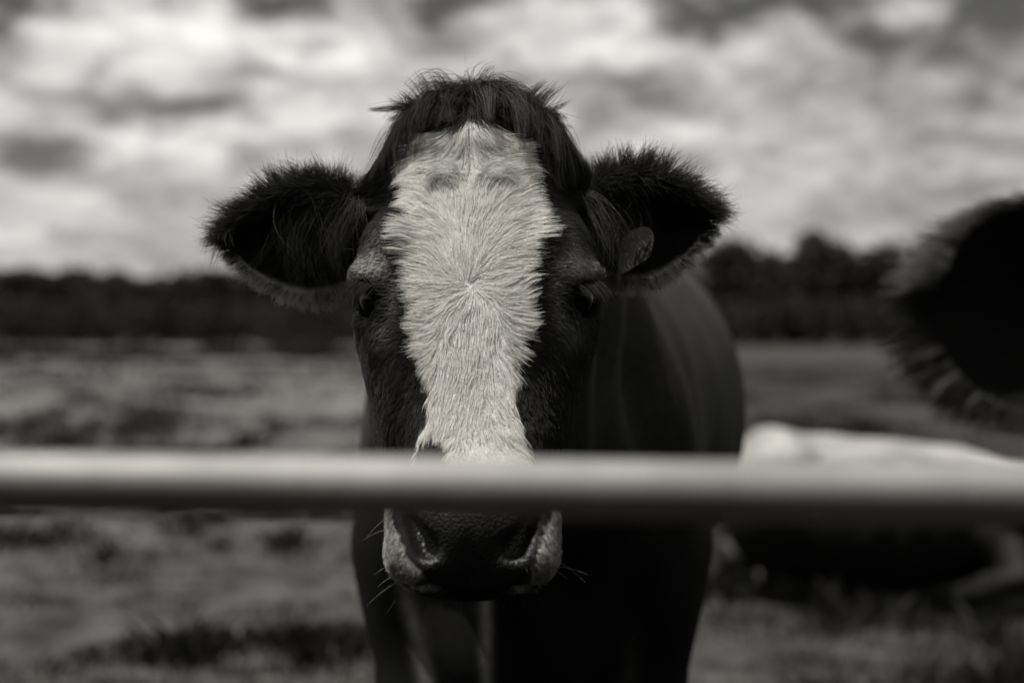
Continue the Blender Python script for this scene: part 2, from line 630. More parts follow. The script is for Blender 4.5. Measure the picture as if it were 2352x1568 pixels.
def coat_tone(P):
    """albedo of the skin and short coat anywhere on the head"""
    u, v, w = P[:, 0], P[:, 1], P[:, 2]
    px, py = head_px(u, v, w)
    s, t = face_st(v, w)
    wh = whiteness(P)
    dark = 0.007 + 0.003 * vnoise(P, 55, 8)
    au = np.abs(u)
    # sunlight on the brow, the lids and under the eye, painted as paler tone
    g = np.exp(-(((au - 0.100) / 0.020) ** 2 + ((w - 0.035) / 0.034) ** 2)) * (v < 0.10)
    g = np.maximum(g, 0.9 * np.exp(-(((au - 0.084) / 0.010) ** 2 + ((w + 0.005) / 0.045) ** 2)) * (v < 0.07))
    g = np.maximum(g, 0.8 * np.exp(-(((au - 0.098) / 0.018) ** 2 + ((w + 0.050) / 0.016) ** 2)))
    dark = dark + 0.085 * g
    lid = np.exp(-(((au - 0.110) / 0.018) ** 2 + ((w - 0.021) / 0.013) ** 2)) * (v < 0.11)
    dark = dark + 0.33 * lid
    eye = np.exp(-(((au - 0.106) / 0.016) ** 2 + ((w + 0.013) / 0.0175) ** 2)) * (v < 0.1)
    dark = dark * (1 - 0.93 * np.clip(eye * 1.5, 0, 1)) + 0.002
    tone = dark * (1 - wh) + np.where(py > 1120, 0.20, 0.60) * wh  # muzzle white greyed, its self-shadow painted in
    # nose pad
    pad = (v < -0.06) & (np.abs(px - 1090) < np.interp(py, [1130, 1180, 1240, 1290, 1330, 1360], [128, 142, 150, 132, 108, 60])) & (py > 1135)
    no = capsule(au, v, w, (0.040, -0.140, -0.2455), (0.0575, -0.118, -0.216), 0.0115, 0.0085)
    pad |= no < 0.010
    tone = np.where(pad, 0.008 + 0.005 * np.clip(vnoise(P, 300, 9), 0, 1), tone)
    # ears: black, pale along the lower outer edge
    for sg in (-1, 1):
        l, h, q = ear_coords(sg, u, v, w)
        H = np.interp(l, _el, _eh)
        on = (l > 0.02) & (u * sg > 0.125) & (np.abs(h) < 1.25 * H + 0.004) & (np.abs(q) < 0.055) & (v > 0.10)
        edge = sstep(-0.80, -0.95, h / H) * (l > 0.02)
        tone = np.where(on, 0.007 + 0.5 * edge, tone)
    return tone


def nose_pad(P):
    """1 on the bare wet skin of the nose"""
    px, py = head_px(P[:, 0], P[:, 1], P[:, 2])
    lim = np.interp(py, [1130, 1180, 1240, 1290, 1330, 1360], [120, 132, 140, 124, 100, 55])
    return sstep(6, -6, np.abs(px - 1090) - lim) * sstep(1135, 1150, py) * sstep(1350, 1335, py) * (P[:, 1] < -0.07)
# ================================================================== bodies
def cow_legs(x, y, z, joints, d, k=0.05):
    for pts in joints:
        d = smin(d, chain(x, y, z, pts), k)
        fx, fy, fz, fr = pts[-1]
        hoof = np.maximum(capsule(x, y, z, (fx, fy - 0.02, 0.05), (fx, fy - 0.035, 0.02), 0.05, 0.062, 0.9), -z + 0.004)
        d = smin(d, hoof, 0.012)
    return d


def rot_xy(x, y, c, ang):
    ca, sa = math.cos(ang), math.sin(ang)
    dx, dy = x - c[0], y - c[1]
    return c[0] + ca * dx + sa * dy, c[1] - sa * dx + ca * dy


def body_front(x, y, z):
    """the black cow at the gate: she faces the camera, her hindquarters a little to the right"""
    X2, Y2 = rot_xy(x, y, (0.02, 2.15), R(-7.0))
    d = ellipsoid(X2, Y2, z, (0.035, 2.92, 1.03), (0.345, 0.80, 0.385))                # barrel
    d = smin(d, ellipsoid(X2, Y2, z, (0.03, 2.24, 0.98), (0.235, 0.34, 0.37)), 0.10)   # chest
    d = smin(d, ellipsoid(X2, Y2, z, (0.03, 2.30, 1.27), (0.105, 0.34, 0.15)), 0.10)   # withers
    d = smin(d, ellipsoid(X2, Y2, z, (0.03, 3.50, 1.16), (0.265, 0.36, 0.25)), 0.10)   # rump
    for sg in (-1, 1):
        d = smin(d, ellipsoid(X2, Y2, z, (0.025 + sg * 0.175, 2.20, 0.98), (0.085, 0.20, 0.27)), 0.05)
        d = smin(d, ellipsoid(X2, Y2, z, (0.03 + sg * 0.17, 3.52, 0.98), (0.115, 0.24, 0.30)), 0.06)
        d = smin(d, ellipsoid(X2, Y2, z, (0.03 + sg * 0.235, 3.28, 1.30), (0.05, 0.08, 0.05)), 0.08)
    # neck, dewlap, brisket
    d = smin(d, capsule(x, y, z, (-0.036, 1.64, 1.285), (0.01, 2.10, 1.20), 0.125, 0.20, 0.92), 0.07)
    d = smin(d, capsule(x, y, z, (-0.036, 1.63, 1.18), (0.01, 2.05, 0.98), 0.095, 0.19, 0.88), 0.07)
    d = smin(d, capsule(x, y, z, (-0.020, 1.74, 1.05), (0.005, 1.98, 0.76), 0.030, 0.060, 0.7), 0.07)
    d = smin(d, ellipsoid(x, y, z, (0.01, 2.04, 0.76), (0.115, 0.14, 0.12)), 0.07)
    # loose folds of skin down the neck
    d = d + 0.011 * np.sin(y * 40.0 + 9.0 * z + 5.0 * x) * sstep(1.66, 1.76, y) * sstep(2.15, 1.98, y) * sstep(0.8, 1.0, z)
    J = []
    for sg in (-1, 1):
        cx = 0.03 + sg * 0.155
        J.append([(cx + sg * 0.015, 2.19, 0.86, 0.105), (cx, 2.15, 0.64, 0.073), (cx - sg * 0.01, 2.13, 0.42, 0.052), (cx - sg * 0.012, 2.15, 0.17, 0.036), (cx - sg * 0.012, 2.12, 0.07, 0.045)])
        hx = 0.17 + sg * 0.16
        J.append([(hx + sg * 0.02, 3.56, 0.92, 0.15), (hx + sg * 0.01, 3.62, 0.70, 0.085), (hx, 3.78, 0.52, 0.055), (hx, 3.72, 0.22, 0.038), (hx, 3.68, 0.07, 0.045)])
    d = cow_legs(x, y, z, J, d)
    d = smin(d, chain(x, y, z, [(0.19, 3.83, 1.32, 0.035), (0.20, 3.95, 1.15, 0.024), (0.20, 3.96, 0.70, 0.018), (0.20, 3.94, 0.48, 0.032)]), 0.03)
    d = smin(d, ellipsoid(x, y, z, (0.16, 3.42, 0.62), (0.15, 0.18, 0.13)), 0.06)      # udder
    return d


def body_side(x, y, z):
    """the cow off to the right: only her ear reaches into the picture; she stands slantwise along the gate"""
    c = (1.35, 1.98)
    X2, Y2 = rot_xy(x, y, c, R(-52.0))
    X2, Y2 = X2 - c[0], Y2 - c[1]
    d = ellipsoid(X2, Y2, z, (0.0, 0.62, 1.02), (0.35, 0.82, 0.38))
    d = smin(d, ellipsoid(X2, Y2, z, (0.0, -0.02, 0.99), (0.25, 0.34, 0.36)), 0.10)
    d = smin(d, ellipsoid(X2, Y2, z, (0.0, 1.20, 1.16), (0.27, 0.36, 0.25)), 0.10)
    d = smin(d, capsule(x, y, z, (0.56, 1.10, 1.22), (1.20, 1.80, 1.16), 0.13, 0.21, 0.92), 0.08)
    d = smin(d, capsule(x, y, z, (0.58, 1.12, 1.11), (1.20, 1.80, 0.95), 0.10, 0.20, 0.92), 0.08)
    J = []
    for sg in (-1, 1):
        cx = sg * 0.155
        J.append([(cx, -0.03, 0.86, 0.105), (cx, -0.05, 0.64, 0.073), (cx, -0.06, 0.42, 0.052), (cx, -0.05, 0.17, 0.036), (cx, -0.07, 0.07, 0.045)])
        J.append([(cx, 1.26, 0.92, 0.15), (cx, 1.32, 0.70, 0.085), (cx, 1.46, 0.52, 0.055), (cx, 1.40, 0.22, 0.038), (cx, 1.36, 0.07, 0.045)])
    d = cow_legs(X2, Y2, z, J, d)
    return d


def cow_mesh(body, M, grid, head_box):
    """body and posed head as one skin.  M: head frame -> world (4x4)"""
    gx, gy, gz = [axis_coords(g).astype(np.float32) for g in grid]
    Xg, Yg, Zg = np.meshgrid(gx, gy, gz, indexing='ij', sparse=True)
    F = np.broadcast_to(body(Xg, Yg, Zg), (len(gx), len(gy), len(gz))).copy()
    (x0, x1), (y0, y1), (z0, z1) = head_box
    ix = np.nonzero((gx >= x0) & (gx <= x1))[0]
    iy = np.nonzero((gy >= y0) & (gy <= y1))[0]
    iz = np.nonzero((gz >= z0) & (gz <= z1))[0]
    sl = np.ix_(ix, iy, iz)
    Mi = np.array(M.inverted(), dtype=np.float32)
    hx, hy, hz = np.meshgrid(gx[ix], gy[iy], gz[iz], indexing='ij')
    hu = Mi[0, 0] * hx + Mi[0, 1] * hy + Mi[0, 2] * hz + Mi[0, 3]
    hv = Mi[1, 0] * hx + Mi[1, 1] * hy + Mi[1, 2] * hz + Mi[1, 3]
    hw = Mi[2, 0] * hx + Mi[2, 1] * hy + Mi[2, 2] * hz + Mi[2, 3]
    F[sl] = smin(F[sl], head_sdf(hu, hv, hw), 0.045)
    V, Q = surface_nets(gx, gy, gz, F)
    Hc = V @ Mi[:3, :3].T + Mi[:3, 3]
    return V, Q, Hc


# ------------------------------------------------------------------ coat materials
def coat_material(name, bump_s):
    m, t, o = material(name)
    at = t.node('ShaderNodeAttribute', attribute_name='tone')
    geo = t.node('ShaderNodeTexCoord')
    n = t.noise(geo.outputs['Object'], 60.0, 4.0, 0.6)
    val = t.math('MULTIPLY', at.outputs['Fac'], t.maprange(n, 0.3, 0.7, 0.75, 1.25))
    fib = t.noise(t.vmath('MULTIPLY', geo.outputs['Object'], (900.0, 900.0, 160.0)), 1.0, 2.0, 0.5)
    wet = t.node('ShaderNodeAttribute', attribute_name='wet').outputs['Fac']
    vor = t.node('ShaderNodeTexVoronoi')
    t.l.new(geo.outputs['Object'], vor.inputs['Vector'])
    vor.inputs['Scale'].default_value = 330.0
    peb = t.math('MULTIPLY', t.math('SUBTRACT', 1.0, vor.outputs['Distance']), wet)
    hgt = t.math('ADD', t.math('MULTIPLY', fib, t.math('SUBTRACT', 1.0, wet)), peb)
    principled(t, o, t.tint(val), t.maprange(wet, 0.0, 1.0, 0.7, 0.42), 0.0, t.maprange(wet, 0.0, 1.0, 0.10, 0.32), bump(t, hgt, bump_s, 0.002))
    return m


M_COAT = coat_material('cow_coat', 0.5)


def hair_material(name, trans=0.25, gloss=0.12, rough=0.35, lo=0.8, hi=1.2):
    m, t, o = material(name)
    at = t.node('ShaderNodeAttribute', attribute_name='tone')
    col = t.tint(at.outputs['Fac'])
    dif = t.node('ShaderNodeBsdfDiffuse')
    tr = t.node('ShaderNodeBsdfTranslucent')
    t.l.new(col, dif.inputs[0])
    t.l.new(col, tr.inputs[0])
    mix = t.node('ShaderNodeMixShader')
    mix.inputs[0].default_value = trans
    t.l.new(dif.outputs[0], mix.inputs[1])
    t.l.new(tr.outputs[0], mix.inputs[2])
    hr = t.node('ShaderNodeBsdfHair', component='Reflection')
    hr.inputs['Color'].default_value = (1.0, 0.985, 0.95, 1)
    hr.inputs['Offset'].default_value = R(-6)
    hr.inputs['RoughnessU'].default_value = rough
    hr.inputs['RoughnessV'].default_value = 0.9
    mix2 = t.node('ShaderNodeMixShader')
    mix2.inputs[0].default_value = gloss
    t.l.new(mix.outputs[0], mix2.inputs[1])
    t.l.new(hr.outputs[0], mix2.inputs[2])
    t.l.new(mix2.outputs[0], o.inputs[0])
    return m


M_HAIR_W = hair_material('white_hair', 0.30, 0.05)
M_HAIR_D = hair_material('black_hair', 0.20, 0.035, 0.3)


def hair_object(name, pts, tone, radius, mat, parent, taper=0.75):
    """pts (N,K,3): one strand each; kept as real curves"""
    N, K = pts.shape[:2]
    hc = bpy.data.hair_curves.new(name)
    hc.add_curves([K] * N)
    hc.attributes['position'].data.foreach_set('vector', np.ascontiguousarray(pts, dtype=np.float32).ravel())
    r = hc.attributes.new('radius', 'FLOAT', 'POINT')
    prof = 1.0 - taper * (np.linspace(0, 1, K) ** 1.6)
    rad = (np.broadcast_to(np.asarray(radius, dtype=np.float32).reshape(-1, 1), (N, 1)) * prof[None, :]).astype(np.float32)
    r.data.foreach_set('value', np.ascontiguousarray(rad).ravel())
    a = hc.attributes.new('tone', 'FLOAT', 'CURVE')
    a.data.foreach_set('value', np.ascontiguousarray(np.broadcast_to(tone, (N,)), dtype=np.float32))
    hc.materials.append(mat)
    ob = bpy.data.objects.new(name, hc)
    ob['kind'] = 'stuff'
    return link(ob, parent)


# ------------------------------------------------------------------ the cow at the gate
M1 = Matrix.Translation(Vector(HEAD_O))
cow = empty('cow', (0.02, 2.15, 0.0))
tag(cow, 'dark cow with a white blaze and black forelock facing over the gate rail', 'cow')
V1, Q1, H1 = cow_mesh(
    body_front, M1,
    ([(-0.56, -0.35, 0.02), (-0.35, 0.275, 0.005), (0.275, 0.62, 0.022)],
     [(1.24, 1.72, 0.005), (1.72, 2.10, 0.012), (2.10, 4.08, 0.024)],
     [(-0.04, 0.90, 0.02), (0.90, 1.50, 0.005), (1.50, 1.60, 0.02)]),
    ((-0.36, 0.29), (1.23, 1.80), (0.90, 1.51)))


def body_tone(V, Hc):
    st_ = V * np.array([5.0, 13.0, 3.0])
    tone = 0.008 + 0.022 * sstep(0.9, 1.15, V[:, 2]) + 0.003 * vnoise(V, 9.0, 21) + 0.07 * np.clip(vnoise(st_, 1.0, 23) + 0.4 * vnoise(st_, 3.1, 24), 0, 1) ** 1.5 * sstep(0.85, 1.05, V[:, 2])  # coat sheen along the folds painted in as streaks
    # pale streaks: inner sides of the forelegs and the brisket
    st = np.exp(-((V[:, 0] + 0.115 + 0.25 * (V[:, 2] - 0.66)) / 0.013) ** 2) * sstep(0.50, 0.60, V[:, 2]) * sstep(0.86, 0.78, V[:, 2])
    st2 = np.exp(-((V[:, 0] + 0.034) / 0.008) ** 2) * sstep(0.52, 0.58, V[:, 2]) * sstep(0.90, 0.86, V[:, 2])
    st3 = np.exp(-((V[:, 0] - 0.165 - 0.1 * (V[:, 2] - 0.66)) / 0.018) ** 2) * sstep(0.50, 0.60, V[:, 2]) * sstep(0.82, 0.72, V[:, 2])
    front = (V[:, 1] < 2.3)
    tone = tone + front * (0.20 * st + 0.20 * st2 + 0.05 * st3)
    hb = sstep(0.30, 0.20, Hc[:, 1])
    return tone * (1 - hb) + coat_tone(Hc) * hb


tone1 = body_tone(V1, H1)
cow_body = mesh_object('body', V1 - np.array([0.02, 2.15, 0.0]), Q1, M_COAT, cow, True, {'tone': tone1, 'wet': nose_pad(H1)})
# ================================================================== hair on the head (head frame)
def vertex_normals(V, Q):
    n = np.cross(V[Q[:, 2]] - V[Q[:, 0]], V[Q[:, 3]] - V[Q[:, 1]])
    vn = np.zeros_like(V)
    for k in range(4):
        for ax_ in range(3):
            vn[:, ax_] += np.bincount(Q[:, k], n[:, ax_], len(V))
    return unit(vn)


N1 = vertex_normals(H1, Q1)
head_q = Q1[(H1[Q1[:, 0], 1] < 0.27)]
TRI = np.concatenate([head_q[:, [0, 1, 2]], head_q[:, [0, 2, 3]]])
TA = 0.5 * np.linalg.norm(np.cross(H1[TRI[:, 1]] - H1[TRI[:, 0]], H1[TRI[:, 2]] - H1[TRI[:, 0]]), axis=1)
TC = H1[TRI].mean(1)
is_ear = np.zeros(len(TRI), bool)
for sg in (-1, 1):
    l_, h_, q_ = ear_coords(sg, TC[:, 0], TC[:, 1], TC[:, 2])
    is_ear |= (l_ > 0.06) & (TC[:, 0] * sg > 0.125) & (np.abs(h_) < 0.08) & (np.abs(q_) < 0.06)
white_t = whiteness(TC)
px_t, py_t = head_px(TC[:, 0], TC[:, 1], TC[:, 2])
pad_t = (TC[:, 1] < -0.06) & (np.abs(px_t - 1090) < np.interp(py_t, [1130, 1180, 1240, 1290, 1330, 1380], [126, 140, 148, 130, 106, 60])) & (py_t > 1135)
pad_t |= capsule(np.abs(TC[:, 0]), TC[:, 1], TC[:, 2], (0.040, -0.140, -0.2455), (0.0575, -0.118, -0.216), 0.0115, 0.0085) < 0.010
eye_t = (np.minimum(np.linalg.norm(TC - (EYE[1] + EYE_AX[1] * 0.017), axis=1), np.linalg.norm(TC - (EYE[-1] + EYE_AX[-1] * 0.017), axis=1)) < 0.0235)


def scatter(weight, n):
    w = TA * weight
    k = rng.choice(len(TRI), n, p=w / w.sum())
    a, b = rng.random(n), rng.random(n)
    f = a + b > 1
    a[f], b[f] = 1 - a[f], 1 - b[f]
    t = TRI[k]
    P = H1[t[:, 0]] + (H1[t[:, 1]] - H1[t[:, 0]]) * a[:, None] + (H1[t[:, 2]] - H1[t[:, 0]]) * b[:, None]
    Nn = unit(N1[t[:, 0]] * (1 - a - b)[:, None] + N1[t[:, 1]] * a[:, None] + N1[t[:, 2]] * b[:, None])
    return P, Nn


DOWN = np.array([0.0, -SN, -CS])


def face_flow(P, tt):
    """lie of the coat: a whorl between the eyes, up and outward above it, down the nose below"""
    px, py = head_px(P[:, 0], P[:, 1], P[:, 2])
    dx, dy = px - 1078, py - 655
    r = np.sqrt(dx * dx + dy * dy) + 1e-6
    ang = 0.55 * np.exp(-r / 45.0)                          # a slight spiral at the whorl itself
    rx, ry = (dx * math.cos(1) * 0 + dx) / r, dy / r
    rx, ry = rx * np.cos(ang) - ry * np.sin(ang), rx * np.sin(ang) + ry * np.cos(ang)
    adx = np.abs(dx)
    sgx = np.sign(dx)
    up = dy < 0
    fx = rx.copy()
    fy = ry.copy()
    # above: sideways more and more away from the middle
    k = sstep(40, 170, adx) * up
    fx = fx * (1 - k) + sgx * k
    fy = fy * (1 - 0.80 * k) + 0.06 * k
    # turning over at the crest below the forelock
    c = sstep(-205, -248, dy) * sstep(150, 40, adx)
    fx = fx + 0.6 * sgx * c
    # below: down, opening slightly
    k = sstep(15, 130, dy)
    fx = fx * (1 - k) + (0.34 * dx / 100.0) * k
    fy = fy * (1 - k) + 1.0 * k
    # at the edges under the whorl the tips sweep up again
    sweep = np.exp(-((dy - 75) / 95.0) ** 2) * sstep(55, 120, adx) * (dy > -60)
    fx = fx + 1.3 * sgx * sweep
    fy = fy - sweep * (0.25 + 0.85 * tt)
    # top: falling from the poll, parting in the middle
    jy = dy + 9 * vnoise(P, 70.0, 35) + 0.10 * np.minimum(adx, 120)
    k = sstep(-240, -266, jy)
    tx = 0.18 * sgx + dx / 60.0
    fx = fx * (1 - k) + tx * k
    fy = fy * (1 - k) + (1.0 - 0.92 * sstep(25, 105, adx)) * k
    # cheeks: down and back
    k = sstep(165, 260, adx) * sstep(-40, 60, dy)
    fx = fx * (1 - k) + 0.5 * sgx * k
    fy = fy * (1 - k) + 0.9 * k
    a = 0.38 * vnoise(P, 38.0, 31) + 0.16 * vnoise(P, 110.0, 32)
    fx, fy = fx * np.cos(a) - fy * np.sin(a), fx * np.sin(a) + fy * np.cos(a)
    n = np.sqrt(fx * fx + fy * fy) + 1e-6
    return (fx / n)[:, None] * np.array([1.0, 0, 0]) + (fy / n)[:, None] * DOWN


def grow(P, Nn, length, K, flow, lift, jitter=0.12, droop=1.5):
    pts = np.zeros((len(P), K, 3))
    pts[:, 0] = P
    cur = P.copy()
    wob = rng.normal(size=P.shape) * jitter
    for i in range(1, K):
        tt = (i - 0.5) / (K - 1)
        f = flow(cur, tt)
        f = f - Nn * (f * Nn).sum(1, keepdims=True)
        d = unit(unit(f) + wob + Nn * (lift * (1 - droop * tt))[:, None])
        cur = cur + d * (length / (K - 1))[:, None]
        pts[:, i] = cur
    return pts


def clump(pts, n_guides, amount, power=1.3):
    from mathutils.kdtree import KDTree
    N, K = pts.shape[:2]
    g = rng.choice(N, n_guides, replace=False)
    kd = KDTree(n_guides)
    for j, gi in enumerate(g):
        kd.insert(pts[gi, 0], j)
    kd.balance()
    near = np.array([g[kd.find(p)[1]] for p in pts[:, 0]])
    w = (np.linspace(0, 1, K) ** power)[None, :, None] * (amount if np.isscalar(amount) else amount[:, None, None])
    return pts * (1 - w) + pts[near] * w


def sdf_push(pts, margin, rounds=2):
    shp = pts.shape
    p = pts.reshape(-1, 3).copy()
    mg = np.broadcast_to(margin, shp[:2]).reshape(-1)
    for _ in range(rounds):
        d = head_sdf(p[:, 0], p[:, 1], p[:, 2])
        k = np.nonzero(d < mg)[0]
        if not len(k):
            break
        q = p[k]
        e = 0.002
        gr = np.stack([head_sdf(q[:, 0] + e, q[:, 1], q[:, 2]) - head_sdf(q[:, 0] - e, q[:, 1], q[:, 2]),
                       head_sdf(q[:, 0], q[:, 1] + e, q[:, 2]) - head_sdf(q[:, 0], q[:, 1] - e, q[:, 2]),
                       head_sdf(q[:, 0], q[:, 1], q[:, 2] + e) - head_sdf(q[:, 0], q[:, 1], q[:, 2] - e)], 1)
        p[k] = q + unit(gr) * (mg[k] - d[k])[:, None]
    return p.reshape(shp)


hair_loc = Vector(HEAD_O) - cow.location
HAIR = {}


def add_hair(name, pts, tone, radius, mat, taper=0.75):
    ob = hair_object(name, pts, tone, radius, mat, cow, taper)
    ob.location = hair_loc
    HAIR[name] = ob
    return ob


# ---- white blaze and muzzle
nb = 115000
P, Nn = scatter(np.where(is_ear | pad_t, 0.0, white_t ** 2) * np.where(py_t > 1120, 0.8, 1.0), nb)
px, py = head_px(P[:, 0], P[:, 1], P[:, 2])
edge = np.minimum(px - np.interp(py, BL_Y, BL_L), np.interp(py, BL_Y, BL_R) - px)
ln = np.interp(py, [280, 400, 640, 700, 850, 1000, 1130, 1200, 1340], [0.026, 0.024, 0.022, 0.021, 0.017, 0.014, 0.010, 0.0062, 0.0055])
ln = ln * (0.7 + 0.6 * rng.random(nb)) * (1 + 0.12 * sstep(45, 5, edge) * (py < 900))
lift = np.interp(py, [280, 640, 700, 1000, 1200], [0.50, 0.34, 0.30, 0.24, 0.35]) * (0.6 + 0.9 * rng.random(nb))
pts = grow(P, Nn, ln, 6, face_flow, lift)
pts = clump(pts, 7000, np.clip(0.34 + 0.5 * vnoise(P, 60.0, 77), 0.05, 0.8) * (0.25 + 0.75 * sstep(1150, 900, py)), 1.2)
tone = np.clip(0.78 + 0.08 * rng.normal(size=nb), 0.5, 0.9)
tone = np.where(rng.random(nb) < 0.035 * sstep(640, 760, py), 0.05, tone)                      # stray dark hairs down the nose
tone = np.where(py > 1150, tone * 0.58, tone)  # muzzle hair toned down: speckled coat plus painted self-shadow
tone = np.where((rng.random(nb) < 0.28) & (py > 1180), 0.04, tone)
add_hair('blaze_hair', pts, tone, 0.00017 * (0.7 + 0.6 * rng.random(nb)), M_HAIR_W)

# ---- two curled tufts where the upward and the downward coat meet
tp, tl = [], []
for cx, sgn in ((1052, -1), (1112, 1)):
    for _ in range(300):
        x0, y0 = cx + sgn * rng.normal(6, 9), 442 + rng.normal(0, 16)
        top = rng.normal(403, 9)
        reach = abs(rng.normal(42, 18))
        path = [(x0, y0), (x0 + sgn * 2, top + 18), (x0 + sgn * reach * 0.22, top), (x0 + sgn * reach * 0.60, top - 4), (x0 + sgn * reach * 0.95, top + 8), (x0 + sgn * reach * 1.15, top + 24)]
        hgt = [0.001, 0.006, 0.0095, 0.0105, 0.008, 0.003]
        jit = rng.normal(0, 1.0)
        row = []
        for (qx, qy), hh in zip(path, hgt):
            d = 1.45 + 0.06
            for _i in range(4):
                w = (753 - qy - jit) / F_PX * d + 1.2 - HEAD_O[2]
                u = (qx + jit - 1176) / F_PX * d - HEAD_O[0]
                s_ = -w / CS
                for _j in range(3):
                    tfr = np.interp(s_, T_F[0], T_F[1])
                    v = (-(tfr) + SN * w) / CS
                    s_ = -SN * v - CS * w
                d = 1.45 + v
            row.append((u, v - hh * CS, w + hh * SN))
        tp.append(row)
tp = sdf_push(np.array(tp), 0.003)
add_hair('forehead_tuft', tp, np.clip(0.52 + 0.14 * rng.normal(size=len(tp)), 0.25, 0.8), 0.00018, M_HAIR_W)

# ---- black coat of the face, poll and upper neck
nd = 95000
wt = np.where(is_ear | pad_t | eye_t, 0.0, (1 - white_t) ** 2)
wt = wt * np.where(TC[:, 1] > 0.16, 0.35, 1.0) * np.where((TC[:, 2] < -0.26), 0.5, 1.0)
P, Nn = scatter(wt, nd)
px, py = head_px(P[:, 0], P[:, 1], P[:, 2])
tn = coat_tone(P)
side = np.minimum(np.abs(px - np.interp(py, BL_Y, BL_L)), np.abs(px - np.interp(py, BL_Y, BL_R)))
ln = 0.0085 + 0.010 * sstep(60, 5, side) * (py < 900) + 0.008 * sstep(560, 420, py)
ln = ln * np.where(tn > 0.05, 0.6, 1.0) * (0.7 + 0.6 * rng.random(nd))
lift = 0.22 + 0.28 * rng.random(nd)


def back_flow(Pq, tt):
    f = face_flow(Pq, tt)
    k = sstep(0.10, 0.18, Pq[:, 1])[:, None]
    au = np.sign(Pq[:, 0])[:, None]
    g = au * np.array([0.5, 0, 0]) + np.array([0, 0.45, -0.75])
    return f * (1 - k) + g * k


pts = grow(P, Nn, ln, 5, back_flow, lift)
pts = clump(pts, 6500, 0.4, 1.2)
tone = np.clip(tn * (1.15 + 0.45 * rng.normal(size=nd)), 0.004, 0.5)
add_hair('face_hair', pts, tone, 0.00021 * (0.75 + 0.5 * rng.random(nd)), M_HAIR_D)

# ---- ears
ne = 46000
P, Nn = scatter(np.where(is_ear, 1.0, 0.0), ne)
sgv = np.where(P[:, 0] < 0, -1, 1)
pts = np.zeros((ne, 5, 3))
tone = np.zeros(ne)
keep = np.ones(ne, bool)
for sg in (-1, 1):
    b, e1, e2, e3, L = EARS[sg]
    k = np.nonzero(sgv == sg)[0]
    p, n = P[k], Nn[k]
    l, h, q = ear_coords(sg, p[:, 0], p[:, 1], p[:, 2])
    H = np.interp(l, _el, _eh)
    r = h / H
    front = (n @ e3) > 0.0
    rim = sstep(0.62, 0.95, np.abs(r)) + sstep(0.80, 0.97, l)
    rim = np.clip(rim, 0, 1)
    rad = unit((l - 0.30)[:, None] * L * e1[None, :] * 0.9 + h[:, None] * e2[None, :])
    lie = 0.75 * e1[None, :] + 0.45 * r[:, None] * e2[None, :] + 0.25 * np.array([0, 0, -1.0])[None, :] * (~front)[:, None]
    inside = front & (r < 0.10) & (r > -0.6)
    d0 = unit(lie * (1 - rim)[:, None] + rad * (1.6 * rim)[:, None] + n * 0.25)
    # front of the rolled upper edge: hair hanging over the hollow
    hang = front & (r > 0.10)
    d0[hang] = unit(0.55 * rad[hang] * 0.4 + e1[None, :] * 0.55 - e2[None, :] * (0.55 * rng.random(hang.sum())[:, None] - 0.25) + n[hang] * 0.35)
    length = np.where(inside, 0.010, 0.0145) + 0.020 * rim * (0.2 + rng.random(len(k)) ** 1.5) * np.where(r > 0, 1.0, 0.7)
    length = np.where(hang, length + 0.008, length)
    length = length * (0.6 + 0.8 * rng.random(len(k))) * np.where((r < -0.5), 0.72, 1.0)
    wob = rng.normal(size=p.shape) * 0.22
    cur = p.copy()
    pts[k, 0] = p
    bend = rng.normal(size=p.shape) * 0.10
    for i in range(1, 5):
        d = unit(d0 + wob + bend * i + np.array([0, 0, -0.05 * i]))
        cur = cur + d * (length / 4)[:, None]
        pts[k, i] = cur
    pale = sstep(-0.80, -0.93, r + 0.06 * rng.normal(size=len(k))) * (l < 0.97)
    tone[k] = np.where(rng.random(len(k)) < pale, np.clip(0.68 + 0.1 * rng.normal(size=len(k)), 0.4, 0.85), np.clip(0.007 + np.where(hang, 0.05, 0.014) * rng.random(len(k)) ** 3, 0.004, 0.06))
    keep[k] = ~(inside & (rng.random(len(k)) < 0.55))
pts, tone = pts[keep], tone[keep]
pts = clump(pts, 1500, 0.5, 1.2)
add_hair('ear_hair', pts, tone, 0.00021 * (0.7 + 0.6 * rng.random(len(pts))), M_HAIR_D)

# ---- long hair hanging from the inner edge of each ear
fp, ft = [], []
for sg in (-1, 1):
    b, e1, e2, e3, L = EARS[sg]
    for _w in range(120 if sg < 0 else 95):                                            # wisps of very different length
        lw = abs(rng.normal(0.16, 0.20)) if sg < 0 else abs(rng.normal(0.06, 0.15))
        hw_ = rng.uniform(-0.2, 0.95) * 0.05
        lnw = rng.uniform(0.030, 0.10)
        dw = e1 * rng.normal(0.30, 0.30) + e3 * rng.uniform(0.3, 1.0) - e2 * rng.uniform(0.1, 0.6)
        gw = rng.uniform(0.14, 0.36)
        tw = 0.010 + 0.12 * rng.random() ** 3
        curl = rng.normal(0.0, 0.06)
        for _ in range(int(rng.integers(6, 30))):
            l = max(0.0, lw + rng.normal(0, 0.035))
            h = hw_ + rng.normal(0, 0.005)
            H = np.interp(l, _el, _eh)
            q = float(ear_sheet(np.array(l), np.array(h), np.array(H))) + 0.016
            p = b + e1 * l * L + e2 * h + e3 * q
            ln = lnw * rng.uniform(0.55, 1.1)
            d = unit(unit(dw) + rng.normal(size=3) * 0.13)
            row = [p]
            for i in range(6):
                d = unit(d + np.array([0, 0, -gw]) + e1 * (0.06 - 0.03 * i + curl * i) - e3 * 0.05)
                p = p + d * ln / 6
                row.append(p)
            fp.append(row)
            ft.append(tw * rng.uniform(0.6, 1.5))
fp = sdf_push(np.array(fp), 0.0025)
